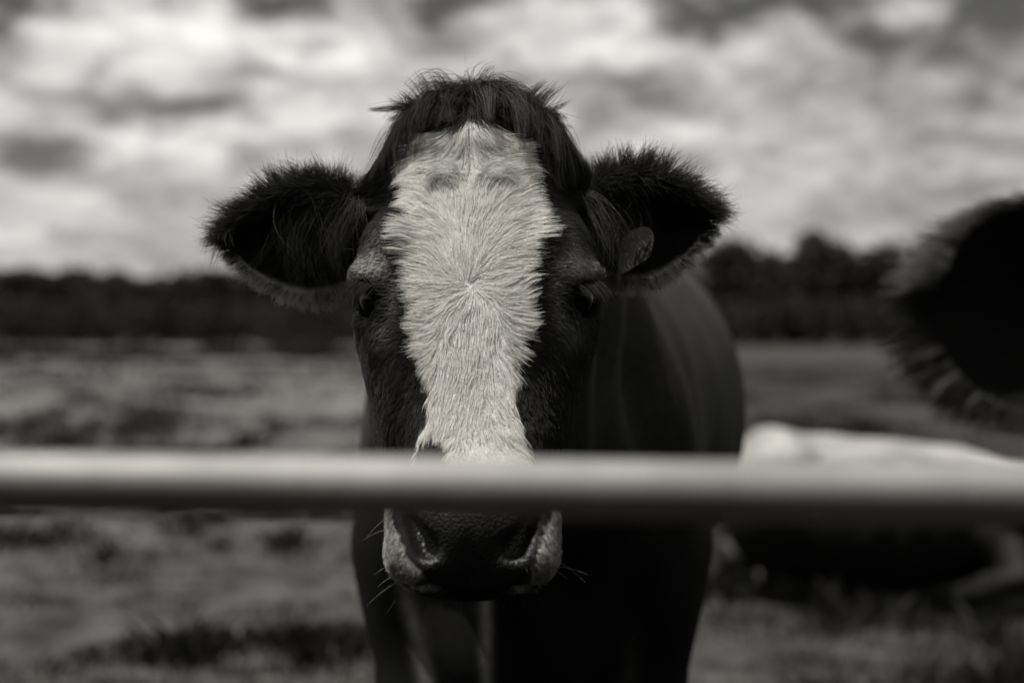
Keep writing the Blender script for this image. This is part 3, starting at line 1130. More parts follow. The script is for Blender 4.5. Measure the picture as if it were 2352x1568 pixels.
add_hair('ear_fringe', fp, np.array(ft), 0.00016, M_HAIR_D)

# ---- forelock: shock of black hair falling from the poll, in separate locks
nl = 150
lock_u = np.clip(rng.normal(0, 0.036, nl), -0.056, 0.056)
lock_w = np.where(rng.random(nl) < 0.45, 0.30, 0.0)                 # some start behind the crest and stand off more
rows, tone, lock_id = [], [], []
for q in range(nl):
    u0 = lock_u[q]
    f = u0 / 0.062
    behind = rng.random() < 0.4
    base_v = (0.150 if behind else 0.118) + rng.normal(0, 0.010)
    p0 = np.array([u0, base_v, 0.216 - 8.0 * u0 * u0])
    d0 = np.array([1.05 * f + 0.18 * rng.normal(), (-0.35 if behind else -0.55) + 0.25 * rng.normal(), (0.42 if behind else 0.20) + 0.22 * rng.normal()])
    grav = rng.uniform(0.22, 0.38) + 0.16 * abs(f)
    ln_ = (0.050 + 0.062 * abs(f)) * rng.uniform(0.45, 1.4)
    if q < 26:                                                      # long wisps over the middle of the brow
        f *= 0.4
        ln_ = rng.uniform(0.050, 0.075)
        grav = 0.40
    side = 0.30 * rng.normal()
    ns_ = int(rng.integers(28, 75))
    lt = 0.007 + 0.045 * rng.random() ** 4
    fly = rng.random() < 0.16
    ln_ = min(ln_, 0.092)
    if fly:
        ln_ *= 0.62
    for _ in range(ns_):
        p = p0 + rng.normal(0, 0.0075, 3) * np.array([1, 1, 0.5])
        d = unit(d0) + 0.10 * rng.normal(size=3)
        lq = ln_ * rng.uniform(0.55, 1.15)
        row = [p]
        for i in range(8):
            d = unit(d + np.array([side * 0.3, -0.05, -grav * (0.25 if fly else 1.0)]))
            p = p + d * lq / 8
            row.append(p)
        rows.append(row)
        lock_id.append(q)
        tone.append(lt + 0.06 * rng.random() ** 9)
pts = np.array(rows)
nf, K = pts.shape[:2]
prof = np.linspace(0, 1, K)
lock_id = np.array(lock_id)
lead = np.searchsorted(lock_id, lock_id)                            # first strand of each lock leads it
pull = (prof ** 1.1)[None, :, None] * np.where(rng.random(nf) < 0.12, 0.15, 0.74)[:, None, None]
len_f = rng.uniform(0.0, 1.0, nf)
pts = pts * (1 - pull) + pts[lead] * pull
pts = sdf_push(pts, 0.001 + 0.004 * prof[None, :] + 0.006 * rng.random((nf, 1)) * prof[None, :], 3)
pts += 0.0022 * np.stack([vnoise(pts.reshape(-1, 3), 55, 70 + a) for a in range(3)], 1).reshape(pts.shape) * prof[None, :, None]
add_hair('forelock', pts, np.array(tone), 0.00022 * (0.7 + 0.6 * rng.random(nf)), M_HAIR_D, 0.85)

# ---- spikes standing up on the crown
sp, kk = [], 0
for cx, cnt, lean, hgt in ((-0.048, 60, -0.5, 0.034), (-0.030, 50, -0.55, 0.030), (-0.012, 40, -0.2, 0.024), (0.004, 40, 0.0, 0.026), (0.020, 50, 0.28, 0.034), (0.052, 60, 0.38, 0.042), (0.060, 60, 0.8, 0.036), (-0.060, 60, -0.9, 0.036), (0.035, 40, 0.5, 0.026), (-0.055, 40, -1.2, 0.032), (0.068, 40, 1.1, 0.036), (-0.066, 30, -1.3, 0.048)):
    base_ = np.array([cx, 0.118 + rng.normal(0, 0.01), 0.0])
    z0 = 0.205 - 0.75 * max(0, abs(cx) - 0.045)
    for _ in range(cnt):
        p = base_ + np.array([rng.normal(0, 0.006), rng.normal(0, 0.008), z0 + rng.normal(0, 0.003)])
        d = unit(np.array([lean + rng.normal(0, 0.16), rng.normal(-0.1, 0.15), 1.0]))
        ln_ = hgt * rng.uniform(0.6, 1.25)
        row = [p]
        for i in range(5):
            d = unit(d + np.array([0.06 * lean, 0, -0.02]))
            p = p + d * ln_ / 5
            row.append(p)
        sp.append(row)
sp = clump(np.array(sp), 30, 0.55, 1.0)
add_hair('crown_hair', sp, 0.012 + 0.03 * rng.random(len(sp)) ** 3, 0.00022, M_HAIR_D, 0.85)

# ---- eyelashes and whiskers
lp = []
for sg in (-1, 1):
    for _ in range(150):
        a = rng.random()
        p = EYE[sg] + np.array([sg * (0.000 + 0.0290 * a), -0.036 + 0.024 * a, 0.016 + 0.004 * a + rng.normal(0, 0.001)])
        d = unit(np.array([sg * rng.normal(0.80, 0.10), rng.normal(-0.50, 0.08), rng.normal(-0.10, 0.08)]))
        ln_ = rng.uniform(0.020, 0.038)
        row = [p]
        for i in range(5):
            d = unit(d + np.array([0, 0, -0.20]))
            p = p + d * ln_ / 5
            row.append(p)
        lp.append(row)
    for _ in range(40):
        a = rng.random()
        p = EYE[sg] + np.array([sg * (0.006 + 0.018 * a), -0.030 + 0.018 * a, -0.024])
        d = unit(np.array([sg * 0.8, -0.4, -0.5 + rng.normal(0, 0.1)]))
        row = [p + d * x * rng.uniform(0.8, 1.2) for x in (0, 0.004, 0.008, 0.011, 0.014, 0.016)]
        lp.append(row)
add_hair('eyelashes', np.array(lp), 0.006, 0.00028, M_HAIR_D, 0.8)
wk = []
for sg in (-1, 1):
    for _ in range(9 if sg < 0 else 4):
        p = np.array([sg * rng.uniform(0.066, 0.080), rng.uniform(-0.11, -0.05), rng.uniform(-0.285, -0.205)])
        d = unit(np.array([sg * 1.0, rng.normal(-0.3, 0.25), rng.normal(-0.25, 0.25)]))
        ln_ = rng.uniform(0.015, 0.045)
        row = [p]
        for i in range(5):
            d = unit(d + np.array([0, 0, -0.10]))
            p = p + d * ln_ / 5
            row.append(p)
        wk.append(row)
for _ in range(40):
    p = np.array([rng.normal(0, 0.035), rng.uniform(-0.115, -0.08), -0.300])
    d = unit(np.array([rng.normal(0, 0.3), -0.4, -1.0]))
    wk.append([p + d * x for x in np.linspace(0, rng.uniform(0.008, 0.02), 6)])
for px_, py_, dx_, dy_ in ((815, 575, -26, -1), (945, 865, -18, 22)):      # two loose pale hairs
    dd = 1.46
    p0 = np.array([(px_ - 1176) / F_PX * dd - HEAD_O[0], 0.0, (753 - py_) / F_PX * dd + 1.2 - HEAD_O[2]])
    dv = np.array([dx_ / F_PX * dd, -0.004, -dy_ / F_PX * dd])
    wk.append([p0 + dv * x + np.array([0, 0, 0.002 * x * (1 - x)]) for x in np.linspace(0, 1, 6)])
add_hair('whiskers', np.array(wk), np.where(np.arange(len(wk)) < 13, 0.4, 0.08), 0.00013, M_HAIR_W, 0.8)

# ---- eyes
m, t, o = material('eyeball')
principled(t, o, grey(0.003), 0.10, 0.0, 0.22)
M_EYE = m


def ball(name, c, r, mat, parent, n=24):
    V, F = [], []
    for i in range(n // 2 + 1):
        a = math.pi * i / (n // 2)
        for j in range(n):
            b_ = 2 * math.pi * j / n
            V.append((c[0] + r * math.sin(a) * math.cos(b_), c[1] + r * math.sin(a) * math.sin(b_), c[2] + r * math.cos(a)))
    for i in range(n // 2):
        for j in range(n):
            F.append((i * n + j, (i + 1) * n + j, (i + 1) * n + (j + 1) % n, i * n + (j + 1) % n))
    return mesh_object(name, V, np.array(F), mat, parent)


for sg in (-1, 1):
    e = ball('eye', EYE[sg] + EYE_AX[sg] * 0.003, EYE_R, M_EYE, cow)
    e.location = hair_loc
    HAIR['eye%d' % sg] = e
# ================================================================== ear tag
b, e1, e2, e3, L = EARS[1]


def head_point(px, py, d):
    return np.array([(px - 1176) / F_PX * d - HEAD_O[0], d - 1.45, (753 - py) / F_PX * d + 1.2 - HEAD_O[2]])


m, t, o = material('tag_plastic')
tcn = t.node('ShaderNodeTexCoord')
nn = t.noise(tcn.outputs['Object'], 160.0, 3.0, 0.6)
principled(t, o, t.tint(t.maprange(nn, 0.3, 0.7, 0.085, 0.13)), 0.45, 0.0, 0.4)
M_TAG = m
m, t, o = material('tag_ink')
principled(t, o, grey(0.006), 0.6)
M_INK = m
TAG_D = 1.572
outline = [(1418, 634), (1440, 624), (1484, 596), (1494, 586), (1502, 552), (1501, 538), (1493, 524), (1478, 520), (1446, 530), (1424, 556)]
pf = [head_point(x, y, TAG_D + 0.020 * (1500 - x) / 110) for x, y in outline]
pb = [p + np.array([0.0, 0.0022, 0.0]) for p in pf]
n = len(pf)
tv = pf + pb
tf = [tuple(range(n)), tuple(range(2 * n - 1, n - 1, -1))] + [(i, i + n, (i + 1) % n + n, (i + 1) % n) for i in range(n)]
ear_tag = mesh_object('ear_tag', tv, [tuple(reversed(f)) for f in tf], M_TAG, cow, False)
ear_tag['label'] = 'plastic ear tag printed with the number 106'
ear_tag.location = hair_loc


def digit_strokes(pts, width, name):
    """a pen stroke through points on the tag face, as a thin raised band"""
    V, F = [], []
    P_ = [np.array(p, float) for p in pts]
    for i, p in enumerate(P_):
        a = P_[max(0, i - 1)]
        c = P_[min(len(P_) - 1, i + 1)]
        dd = c - a
        dd /= np.linalg.norm(dd) + 1e-9
        nn_ = np.array([-dd[1], dd[0]]) * width
        for sgn in (-1, 1):
            q = p + nn_ * sgn
            h_ = head_point(q[0], q[1], TAG_D + 0.020 * (1500 - q[0]) / 110)
            V.append(h_ + np.array([0, -0.0006, 0]))
    for i in range(len(P_) - 1):
        F.append((2 * i, 2 * i + 1, 2 * i + 3, 2 * i + 2))
    ob = mesh_object(name, V, F, M_INK, ear_tag, False)
    return ob


def oval(cx, cy, rx, ry, tilt, a0=0, a1=360, n=22):
    r = []
    for i in range(n + 1):
        a = R(a0 + (a1 - a0) * i / n)
        x, y = rx * math.cos(a), ry * math.sin(a)
        r.append((cx + x * math.cos(tilt) - y * math.sin(tilt), cy + x * math.sin(tilt) + y * math.cos(tilt)))
    return r


TL = R(24)
digit_strokes(oval(1487, 580, 5.4, 8.2, TL), 1.5, 'digit_six')
digit_strokes([(1493.5, 553), (1489.5, 561), (1485.5, 568), (1482.5, 574), (1481.0, 580)], 1.5, 'digit_six')
digit_strokes(oval(1473, 584, 5.2, 16.5, TL * 0.7), 1.5, 'digit_zero')
digit_strokes([(1463, 578), (1460, 592), (1457, 608)], 1.6, 'digit_one')

# ================================================================== second cow, at the right edge
A2 = R(12.0)
SC2 = 1.0
M2 = Matrix.Translation(Vector((0.594, 0.892, 1.154))) @ Matrix.Rotation(A2, 4, 'Z') @ Matrix.Scale(SC2, 4)
cow2_loc = Vector((1.35, 1.98, 0.0))
cow2 = empty('cow', cow2_loc)
tag(cow2, 'blurred dark cow at the right edge, one furry ear reaching into view', 'cow')
# her ear is rounder and turned more towards the camera
_eh = np.array([0.030, 0.044, 0.058, 0.068, 0.073, 0.0735, 0.070, 0.061, 0.047, 0.024, 0.003, 0.0005])
b, e1, e2, e3, L = EARS[-1]
e3 = np.array([-0.10, -1.0, 0.16])
e3 = e3 - e1 * (e3 @ e1)
e3 /= np.linalg.norm(e3)
e2 = np.cross(e1, e3)
e2 = -e2 if e2[2] < 0 else e2
EARS[-1] = (b, e1, e2, e3, L)
V2, Q2, H2 = cow_mesh(
    body_side, M2,
    ([(0.20, 0.47, 0.006), (0.47, 0.96, 0.012), (0.96, 3.0, 0.03)],
     [(0.70, 0.90, 0.012), (0.90, 1.14, 0.006), (1.14, 1.30, 0.012), (1.30, 3.6, 0.03)],
     [(-0.04, 0.80, 0.03), (0.80, 1.06, 0.012), (1.06, 1.34, 0.006), (1.34, 1.48, 0.012), (1.48, 1.60, 0.03)]),
    ((0.20, 1.00), (0.70, 1.30), (0.80, 1.48)))
hb = sstep(0.30, 0.20, H2[:, 1])
tone2 = (0.013 + 0.004 * vnoise(V2, 9.0, 22)) * (1 - hb) + coat_tone(H2) * hb
tone2 = np.where((H2[:, 0] < -0.12) & (H2[:, 1] > 0.09), 0.005, tone2)
mesh_object('body', V2 - np.array(cow2_loc), Q2, M_COAT, cow2, True, {'tone': tone2})
for key, src in list(HAIR.items()):
    if key in ('forehead_tuft', 'whiskers', 'eyelashes', 'ear_hair', 'ear_fringe', 'face_hair'):
        continue
    c = src.copy()
    link(c, cow2)
    c.matrix_local = Matrix.Translation(-cow2_loc) @ M2
# fur standing off that ear's edge, its rim light painted in as pale hairs
b, e1, e2, e3, L = EARS[-1]
rows, tn = [], []
for _ in range(16000):
    l = rng.uniform(0.05, 1.0)
    H = float(np.interp(l, _el, _eh))
    rr = rng.uniform(-1, 1)
    rr = math.copysign(abs(rr) ** 0.45, rr)
    h = H * rr
    q = float(ear_sheet(np.array(l), np.array(h), np.array(H)))
    sd = 1 if rng.random() < 0.5 else -1
    p = b + e1 * l * L + e2 * h + e3 * (q + 0.009 * sd)
    d = unit(e1 * ((l - 0.25) * L * 1.2 + 0.02) + e2 * h + e3 * rng.uniform(0.0, 0.03) * sd + rng.normal(size=3) * 0.012)
    ln_ = rng.uniform(0.006, 0.019) * (1 + 0.9 * float(sstep(0.6, 1.0, l)))
    rows.append([p + d * ln_ * x + np.array([0, 0, -0.004 * x * x]) for x in np.linspace(0, 1, 5)])
    pale = abs(rr) > (0.93 if l < 0.7 else 0.7) and rng.random() < (0.75 * float(sstep(0.45, 0.8, l)) if rr > 0 else 0.22 * float(sstep(0.6, 0.9, l)))
    tn.append(rng.uniform(0.10, 0.32) if pale else rng.uniform(0.003, 0.007))
ob = hair_object('ear_fringe', np.array(rows), np.array(tn), 0.00028, M_HAIR_D, cow2)
ob.matrix_local = Matrix.Translation(-cow2_loc) @ M2

# ================================================================== white-backed cow lying in the field
LY = 6.5


def body_lying(x, y, z):
    d = ellipsoid(x, y, z, (1.66, LY, 0.34), (0.66, 0.40, 0.345))
    d = smin(d, ellipsoid(x, y, z, (1.19, LY - 0.03, 0.42), (0.23, 0.30, 0.325)), 0.08)
    d = smin(d, ellipsoid(x, y, z, (1.22, LY - 0.20, 0.60), (0.11, 0.08, 0.09)), 0.08)
    d = smin(d, ellipsoid(x, y, z, (1.44, LY + 0.02, 0.62), (0.10, 0.10, 0.075)), 0.08)
    d = smin(d, ellipsoid(x, y, z, (2.05, LY, 0.36), (0.25, 0.28, 0.275)), 0.08)
    d = smin(d, capsule(x, y, z, (2.15, LY, 0.40), (2.62, LY - 0.10, 0.44), 0.19, 0.11), 0.08)
    d = smin(d, capsule(x, y, z, (2.60, LY - 0.11, 0.47), (2.92, LY - 0.22, 0.34), 0.105, 0.065), 0.05)
    for sg in (-1, 1):
        d = smin(d, capsule(x, y, z, (2.60, LY - 0.10 + 0.06 * sg, 0.53), (2.56, LY - 0.10 + 0.22 * sg, 0.52), 0.035, 0.018), 0.03)
        d = smin(d, chain(x, y, z, [(2.10, LY - 0.05 + 0.22 * sg, 0.28, 0.11), (2.20, LY + 0.34 * sg, 0.12, 0.065), (2.02, LY + 0.38 * sg, 0.06, 0.045), (1.94, LY + 0.38 * sg, 0.05, 0.05)]), 0.04)
        if sg < 0:
            continue
        d = smin(d, chain(x, y, z, [(1.20, LY + 0.22 * sg, 0.30, 0.16), (1.46, LY + 0.38 * sg, 0.16, 0.09), (1.16, LY + 0.44 * sg, 0.07, 0.05), (1.02, LY + 0.42 * sg, 0.05, 0.05)]), 0.04)
    d = smin(d, chain(x, y, z, [(1.00, LY, 0.56, 0.035), (0.92, LY - 0.08, 0.36, 0.022), (0.90, LY - 0.16, 0.10, 0.03)]), 0.03)
    d = smin(d, capsule(x, y, z, (1.15, LY + 0.02, 0.705), (2.05, LY + 0.02, 0.615), 0.022, 0.022), 0.06)      # spine
    d = d + 0.012 * np.sin(x * 38.0 + 3.0 * z) * sstep(1.4, 1.55, x) * sstep(2.05, 1.9, x) * sstep(0.62, 0.5, z) * sstep(0.25, 0.35, z)
    return smax(d, -(z + 0.01), 0.02)


gx = axis_coords([(0.75, 3.1, 0.02)])
gy = axis_coords([(LY - 0.62, LY + 0.62, 0.02)])
gz = axis_coords([(-0.04, 0.86, 0.02)])
Xg, Yg, Zg = np.meshgrid(gx, gy, gz, indexing='ij')
V3, Q3 = surface_nets(gx, gy, gz, body_lying(Xg, Yg, Zg))
cow3 = empty('cow', (1.7, LY, 0.0))
tag(cow3, 'white-backed cow lying in the pasture beyond the rail at right', 'cow')
ns = V3[:, 2] + 0.05 * vnoise(V3, 7.0, 41) + 0.03 * vnoise(V3, 18.0, 42)
wh3 = sstep(0.43, 0.48, ns) * sstep(2.46, 2.36, V3[:, 0])
leg3 = np.exp(-((V3[:, 0] - 2.17) / 0.06) ** 2) * (V3[:, 1] < LY) * sstep(0.10, 0.16, V3[:, 2]) * sstep(0.34, 0.28, V3[:, 2])
tail3 = np.exp(-((V3[:, 0] - 0.92) / 0.05) ** 2)
tone3 = 0.006 + (0.27 + 0.10 * vnoise(V3, 5.0, 43) + 0.05 * vnoise(V3, 14.0, 44)) * np.clip(wh3 + 0.22 * leg3 + 0.15 * tail3, 0, 1)
mesh_object('body', V3 - np.array([1.7, LY, 0.0]), Q3, M_COAT, cow3, True, {'tone': tone3})

# ================================================================== the gate
m, t, o = material('galvanised_steel')
tcn = t.node('ShaderNodeTexCoord')
n1 = t.noise(tcn.outputs['Object'], 5.0, 5.0, 0.7)
n2 = t.noise(t.vmath('MULTIPLY', tcn.outputs['Object'], (5.0, 40.0, 40.0)), 1.0, 4.0, 0.65)
val = t.math('MULTIPLY', t.maprange(n1, 0.3, 0.7, 0.20, 0.38), t.maprange(n2, 0.35, 0.7, 0.85, 1.08))
rg = t.maprange(n2, 0.3, 0.7, 0.60, 0.80)
principled(t, o, t.tint(val), rg, 1.0, 0.4, bump(t, n2, 0.15, 0.001))
M_STEEL = m


def tube_mesh(p0, p1, r, n=28, rings=24, r1=None, wob=0.0):
    p0, p1 = np.array(p0, float), np.array(p1, float)
    ax_ = unit(p1 - p0)
    up_ = np.array([0, 0, 1.0]) if abs(ax_[2]) < 0.9 else np.array([0, 1.0, 0])
    a = unit(np.cross(ax_, up_))
    b_ = np.cross(a, ax_)
    r1 = r if r1 is None else r1
    V, F = [], []
    for i in range(rings + 1):
        f = i / rings
        c = p0 + (p1 - p0) * f
        for j in range(n):
            th = 2 * math.pi * j / n
            rr = (r + (r1 - r) * f) * (1 + wob * random.uniform(-1, 1))
            V.append(c + (a * math.cos(th) + b_ * math.sin(th)) * rr)
    for i in range(rings):
        for j in range(n):
            F.append((i * n + j, i * n + (j + 1) % n, (i + 1) * n + (j + 1) % n, (i + 1) * n + j))
    F2 = F + [tuple(range(n - 1, -1, -1)), tuple(range(rings * n, rings * n + n))]
    return V, F2


GY = 0.72
SL = -0.0128
GX0, GX1 = -1.85, 1.75
gate = empty('metal_gate', (0.0, GY, 0.0))
tag(gate, 'galvanised tubular metal gate whose top rail crosses in front of the cows', 'gate')
for k, hz in enumerate((1.1188, 0.925, 0.735, 0.58, 0.44, 0.31)):
    V, F = tube_mesh((GX0, 0, hz + SL * GX0), (GX1, 0, hz + SL * GX1), 0.0154 if k == 0 else 0.0150)
    mesh_object('top_rail' if k == 0 else 'rail', V, F, M_STEEL, gate)
for x in (GX0, GX1):
    V, F = tube_mesh((x, 0, 0.16), (x, 0, 1.18), 0.019)
    mesh_object('end_stile', V, F, M_STEEL, gate)
for x in (-1.25, 1.2):
    V, F = tube_mesh((x, 0.019, 0.29), (x, 0.019, 0.93), 0.011)
    mesh_object('brace', V, F, M_STEEL, gate)
m, t, o = material('gate_post_wood')
tcn = t.node('ShaderNodeTexCoord')
n1 = t.noise(t.vmath('MULTIPLY', tcn.outputs['Object'], (30.0, 30.0, 3.0)), 1.0, 5.0, 0.65)
principled(t, o, t.tint(t.maprange(n1, 0.3, 0.7, 0.10, 0.24)), 0.85, 0.0, 0.2, bump(t, n1, 0.6, 0.01))
for x, wd in ((GX0 - 0.15, 'left'), (GX1 + 0.15, 'right')):
    V, F = tube_mesh((0, 0, -0.02), (0, 0, 1.32), 0.095, 20, 12, 0.09, 0.02)
    po = mesh_object('gate_post', V, F, m, None)
    po.location = (x, GY, 0)
    tag(po, 'round weathered wooden gate post at the %s end of the metal gate' % wd, 'post', 'gate posts')

# pale tag in the second cow's ear, its rim just inside the picture
b, e1, e2, e3, L = EARS[-1]
ring = oval(0.0, 0.0, 0.020, 0.030, R(8), 0, 342, 19)
tv = []
for off in (0.030, 0.0275):
    tv += [b + e1 * (0.16 * L + x) + e2 * (y - 0.018) + e3 * off for x, y in ring]
n = len(ring)
tf = [tuple(range(n)), tuple(range(2 * n - 1, n - 1, -1))] + [(i, i + n, (i + 1) % n + n, (i + 1) % n) for i in range(n)]
ob = mesh_object('ear_tag', tv, tf, M_TAG, cow2, False)
ob.matrix_local = Matrix.Translation(-cow2_loc) @ M2
# ================================================================== pasture
def ground_z(x, y):
    p = np.stack([x, y, np.zeros_like(x)], 1)
    near = np.exp(-np.maximum(y, 0) / 40.0)
    return (0.045 * vnoise(p, 0.55, 51) + 0.022 * vnoise(p, 1.9, 52) + 0.008 * vnoise(p, 5.5, 53)) * near - 0.03


ys = np.concatenate([np.arange(-8, 12, 0.16), np.geomspace(12, 1600, 110)])
xs1 = np.concatenate([np.arange(0, 6, 0.16), np.geomspace(6, 1200, 70)])
xs = np.concatenate([-xs1[::-1], xs1[1:]])
GXm, GYm = np.meshgrid(xs, ys, indexing='ij')
gzv = ground_z(GXm.ravel(), GYm.ravel())
nxg, nyg = GXm.shape
idx = np.arange(nxg * nyg).reshape(nxg, nyg)
gq = np.stack([idx[:-1, :-1].ravel(), idx[1:, :-1].ravel(), idx[1:, 1:].ravel(), idx[:-1, 1:].ravel()], 1)
m, t, o = material('pasture')
tcn = t.node('ShaderNodeTexCoord')
co = tcn.outputs['Object']
n1 = t.noise(co, 0.16, 4.0, 0.6)
n2 = t.noise(t.vmath('ADD', co, (9.0, 4.0, 0.0)), 3.6, 5.0, 0.62)
n3 = t.noise(co, 40.0, 3.0, 0.6)
sp0 = t.node('ShaderNodeSeparateXYZ')
t.l.new(co, sp0.inputs[0])
near_f = t.maprange(sp0.outputs[1], 6.0, 14.0, 0.9, 0.2)
val = t.math('MULTIPLY', t.maprange(n1, 0.36, 0.64, 0.075, 0.135), t.math('ADD', 1.0, t.math('MULTIPLY', t.maprange(n2, 0.36, 0.64, -0.7, 0.5), near_f)))
val = t.math('MULTIPLY', val, t.maprange(n3, 0.3, 0.7, 0.7, 1.3))
# gateway mud, added to darken what the steel rail reflects
spx = t.node('ShaderNodeSeparateXYZ')
t.l.new(co, spx.inputs[0])
added_mud = t.maprange(t.math('MULTIPLY_ADD', n2, 2.4, spx.outputs[1]), 3.9, 6.2, 0.16, 1.0)
val = t.math('MULTIPLY', val, added_mud)
val = t.math('MULTIPLY', val, t.maprange(t.math('MULTIPLY_ADD', n1, 6.0, spx.outputs[1]), 9.0, 26.0, 0.50, 1.0))
# cloud shade painted in: the right half of the field is darker
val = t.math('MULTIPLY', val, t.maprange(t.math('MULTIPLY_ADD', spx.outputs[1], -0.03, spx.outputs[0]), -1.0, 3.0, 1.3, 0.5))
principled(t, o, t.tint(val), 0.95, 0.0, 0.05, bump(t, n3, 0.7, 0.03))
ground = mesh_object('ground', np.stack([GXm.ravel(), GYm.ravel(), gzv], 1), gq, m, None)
tag(ground, 'grazed grass field running back to the dark trees', 'field', None, 'structure')

# ---- grass: tussocks and short blades, thinning out with distance
ng = 170000
gy_ = np.exp(rng.uniform(math.log(2.2), math.log(48.0), ng))
gx_ = rng.uniform(-1, 1, ng) * (0.46 * gy_ + 1.2)
pp = np.stack([gx_, gy_, np.zeros(ng)], 1)
cl = vnoise(pp, 1.5, 61) + 0.6 * vnoise(pp, 4.2, 62) + 0.45 * vnoise(pp, 0.35, 63)
keepg = rng.random(ng) < sstep(-0.9, 0.5, cl)
gx_, gy_, cl = gx_[keepg], gy_[keepg], cl[keepg]
ng = len(gx_)
gz_ = ground_z(gx_, gy_)
hgt = (0.020 + 0.11 * sstep(0.0, 1.0, cl)) * (0.5 + rng.random(ng))
wdt = 0.0022 + 0.00075 * gy_
ang = rng.uniform(0, 2 * math.pi, ng)
ln_a = rng.uniform(0, 2 * math.pi, ng)
lean = rng.uniform(0.2, 1.0, ng) * hgt
cx_, sx2 = np.cos(ang) * wdt, np.sin(ang) * wdt
gv = np.zeros((ng, 4, 3))
gv[:, 0] = np.stack([gx_ - cx_, gy_ - sx2, gz_ - 0.01], 1)
gv[:, 1] = np.stack([gx_ + cx_, gy_ + sx2, gz_ - 0.01], 1)
mx_, my_ = gx_ + 0.4 * lean * np.cos(ln_a), gy_ + 0.4 * lean * np.sin(ln_a)
gv[:, 2] = np.stack([mx_ + 0.7 * cx_, my_ + 0.7 * sx2, gz_ + 0.65 * hgt], 1)
gv[:, 3] = np.stack([gx_ + lean * np.cos(ln_a), gy_ + lean * np.sin(ln_a), gz_ + hgt], 1)
gf = (np.arange(ng)[:, None] * 4 + np.array([[0, 1, 2, 3]]))
m, t, o = material('grass_blade')
at = t.node('ShaderNodeAttribute', attribute_name='tone')
col = t.tint(at.outputs['Fac'])
dif = t.node('ShaderNodeBsdfDiffuse')
trn = t.node('ShaderNodeBsdfTranslucent')
t.l.new(col, dif.inputs[0])
t.l.new(col, trn.inputs[0])
mx = t.node('ShaderNodeMixShader')
mx.inputs[0].default_value = 0.3
t.l.new(dif.outputs[0], mx.inputs[1])
t.l.new(trn.outputs[0], mx.inputs[2])
t.l.new(mx.outputs[0], o.inputs[0])
gtone = np.repeat(np.clip(np.interp(gy_, [4, 10, 30], [0.028, 0.032, 0.055]) + 0.020 * vnoise(np.stack([gx_, gy_, gz_], 1), 2.2, 64) + 0.010 * rng.normal(size=ng), 0.010, 0.10), 4)
grass = mesh_object('grass', gv.reshape(-1, 3), gf, m, None, False, {'tone': gtone})
tag(grass, 'short grazed grass and tussocks covering the field', 'grass', None, 'stuff')

# ================================================================== trees
m, t, o = material('dark_foliage')
tcn = t.node('ShaderNodeTexCoord')
n1 = t.noise(tcn.outputs['Object'], 1.1, 3.0, 0.6)
col = t.tint(t.maprange(n1, 0.3, 0.7, 0.026, 0.046))
dif = t.node('ShaderNodeBsdfDiffuse')
t.l.new(col, dif.inputs[0])
t.l.new(dif.outputs[0], o.inputs[0])
M_LEAF = m
m, t, o = material('bark')
principled(t, o, grey(0.06), 0.9)
M_BARK = m


def foliage_mesh(name, blobs, n, size):
    """leaf-clump faces spread through several overlapping masses"""
    wts = np.array([b_[3] * b_[4] * b_[5] for b_ in blobs]) ** 0.7
    k = rng.choice(len(blobs), n, p=wts / wts.sum())
    B_ = np.array(blobs)[k]
    d = unit(rng.normal(size=(n, 3)))
    rad = rng.random(n) ** 0.4
    c = B_[:, :3] + d * B_[:, 3:6] * (rad * (1 + 0.16 * rng.normal(size=n)))[:, None]
    a = unit(rng.normal(size=(n, 3)))
    b2 = unit(np.cross(a, rng.normal(size=(n, 3))))
    s_ = size * (0.6 + 0.8 * rng.random(n))[:, None]
    V = np.stack([c - a * s_ - b2 * s_ * 0.55, c + a * s_ - b2 * s_ * 0.4, c + a * s_ * 0.9 + b2 * s_ * 0.55, c - a * s_ * 0.8 + b2 * s_ * 0.5], 1).reshape(-1, 3)
    F = np.arange(n * 4).reshape(n, 4)
    me_ob = mesh_object(name, V, F, M_LEAF, None, False)
    return me_ob


def make_tree(seed, hh=10.0, ww=4.2):
    r_ = random.Random(seed)
    root = empty('tree', (0, 0, 0))
    V, F = [], []

    def limb(p0, p1, ra, rb):
        v, f = tube_mesh(p0, p1, ra, 8, 3, rb)
        o_ = len(V)
        V.extend(v)
        F.extend([tuple(i + o_ for i in q) for q in f])
    limb((0, 0, -0.2), (0.15, 0, hh * 0.45), 0.30, 0.20)
    limb((0.15, 0, hh * 0.45), (0.0, 0.2, hh * 0.85), 0.20, 0.06)
    for k in range(7):
        a = k * 2.4 + r_.random()
        z0 = hh * (0.25 + 0.07 * k)
        limb((0.1, 0, z0), (math.cos(a) * ww * 0.6, math.sin(a) * ww * 0.6, z0 + hh * 0.16), 0.11, 0.03)
    mesh_object('trunk', V, F, M_BARK, root)
    blobs = [(0, 0, hh * 0.62, ww * 0.72, ww * 0.72, hh * 0.33)]
    for k in range(11):
        a = k * 2.4 + r_.random()
        rr = ww * r_.uniform(0.35, 0.75)
        z_ = hh * r_.uniform(0.26, 0.84)
        sq = 1.0 - 0.5 * max(0.0, (z_ / hh - 0.55) / 0.3)
        q = ww * r_.uniform(0.28, 0.45)
        blobs.append((math.cos(a) * rr * sq, math.sin(a) * rr * sq, z_, q, q, q * 0.9))
    cr = foliage_mesh('crown', blobs, 3600, 0.30)
    cr.parent = root
    return root


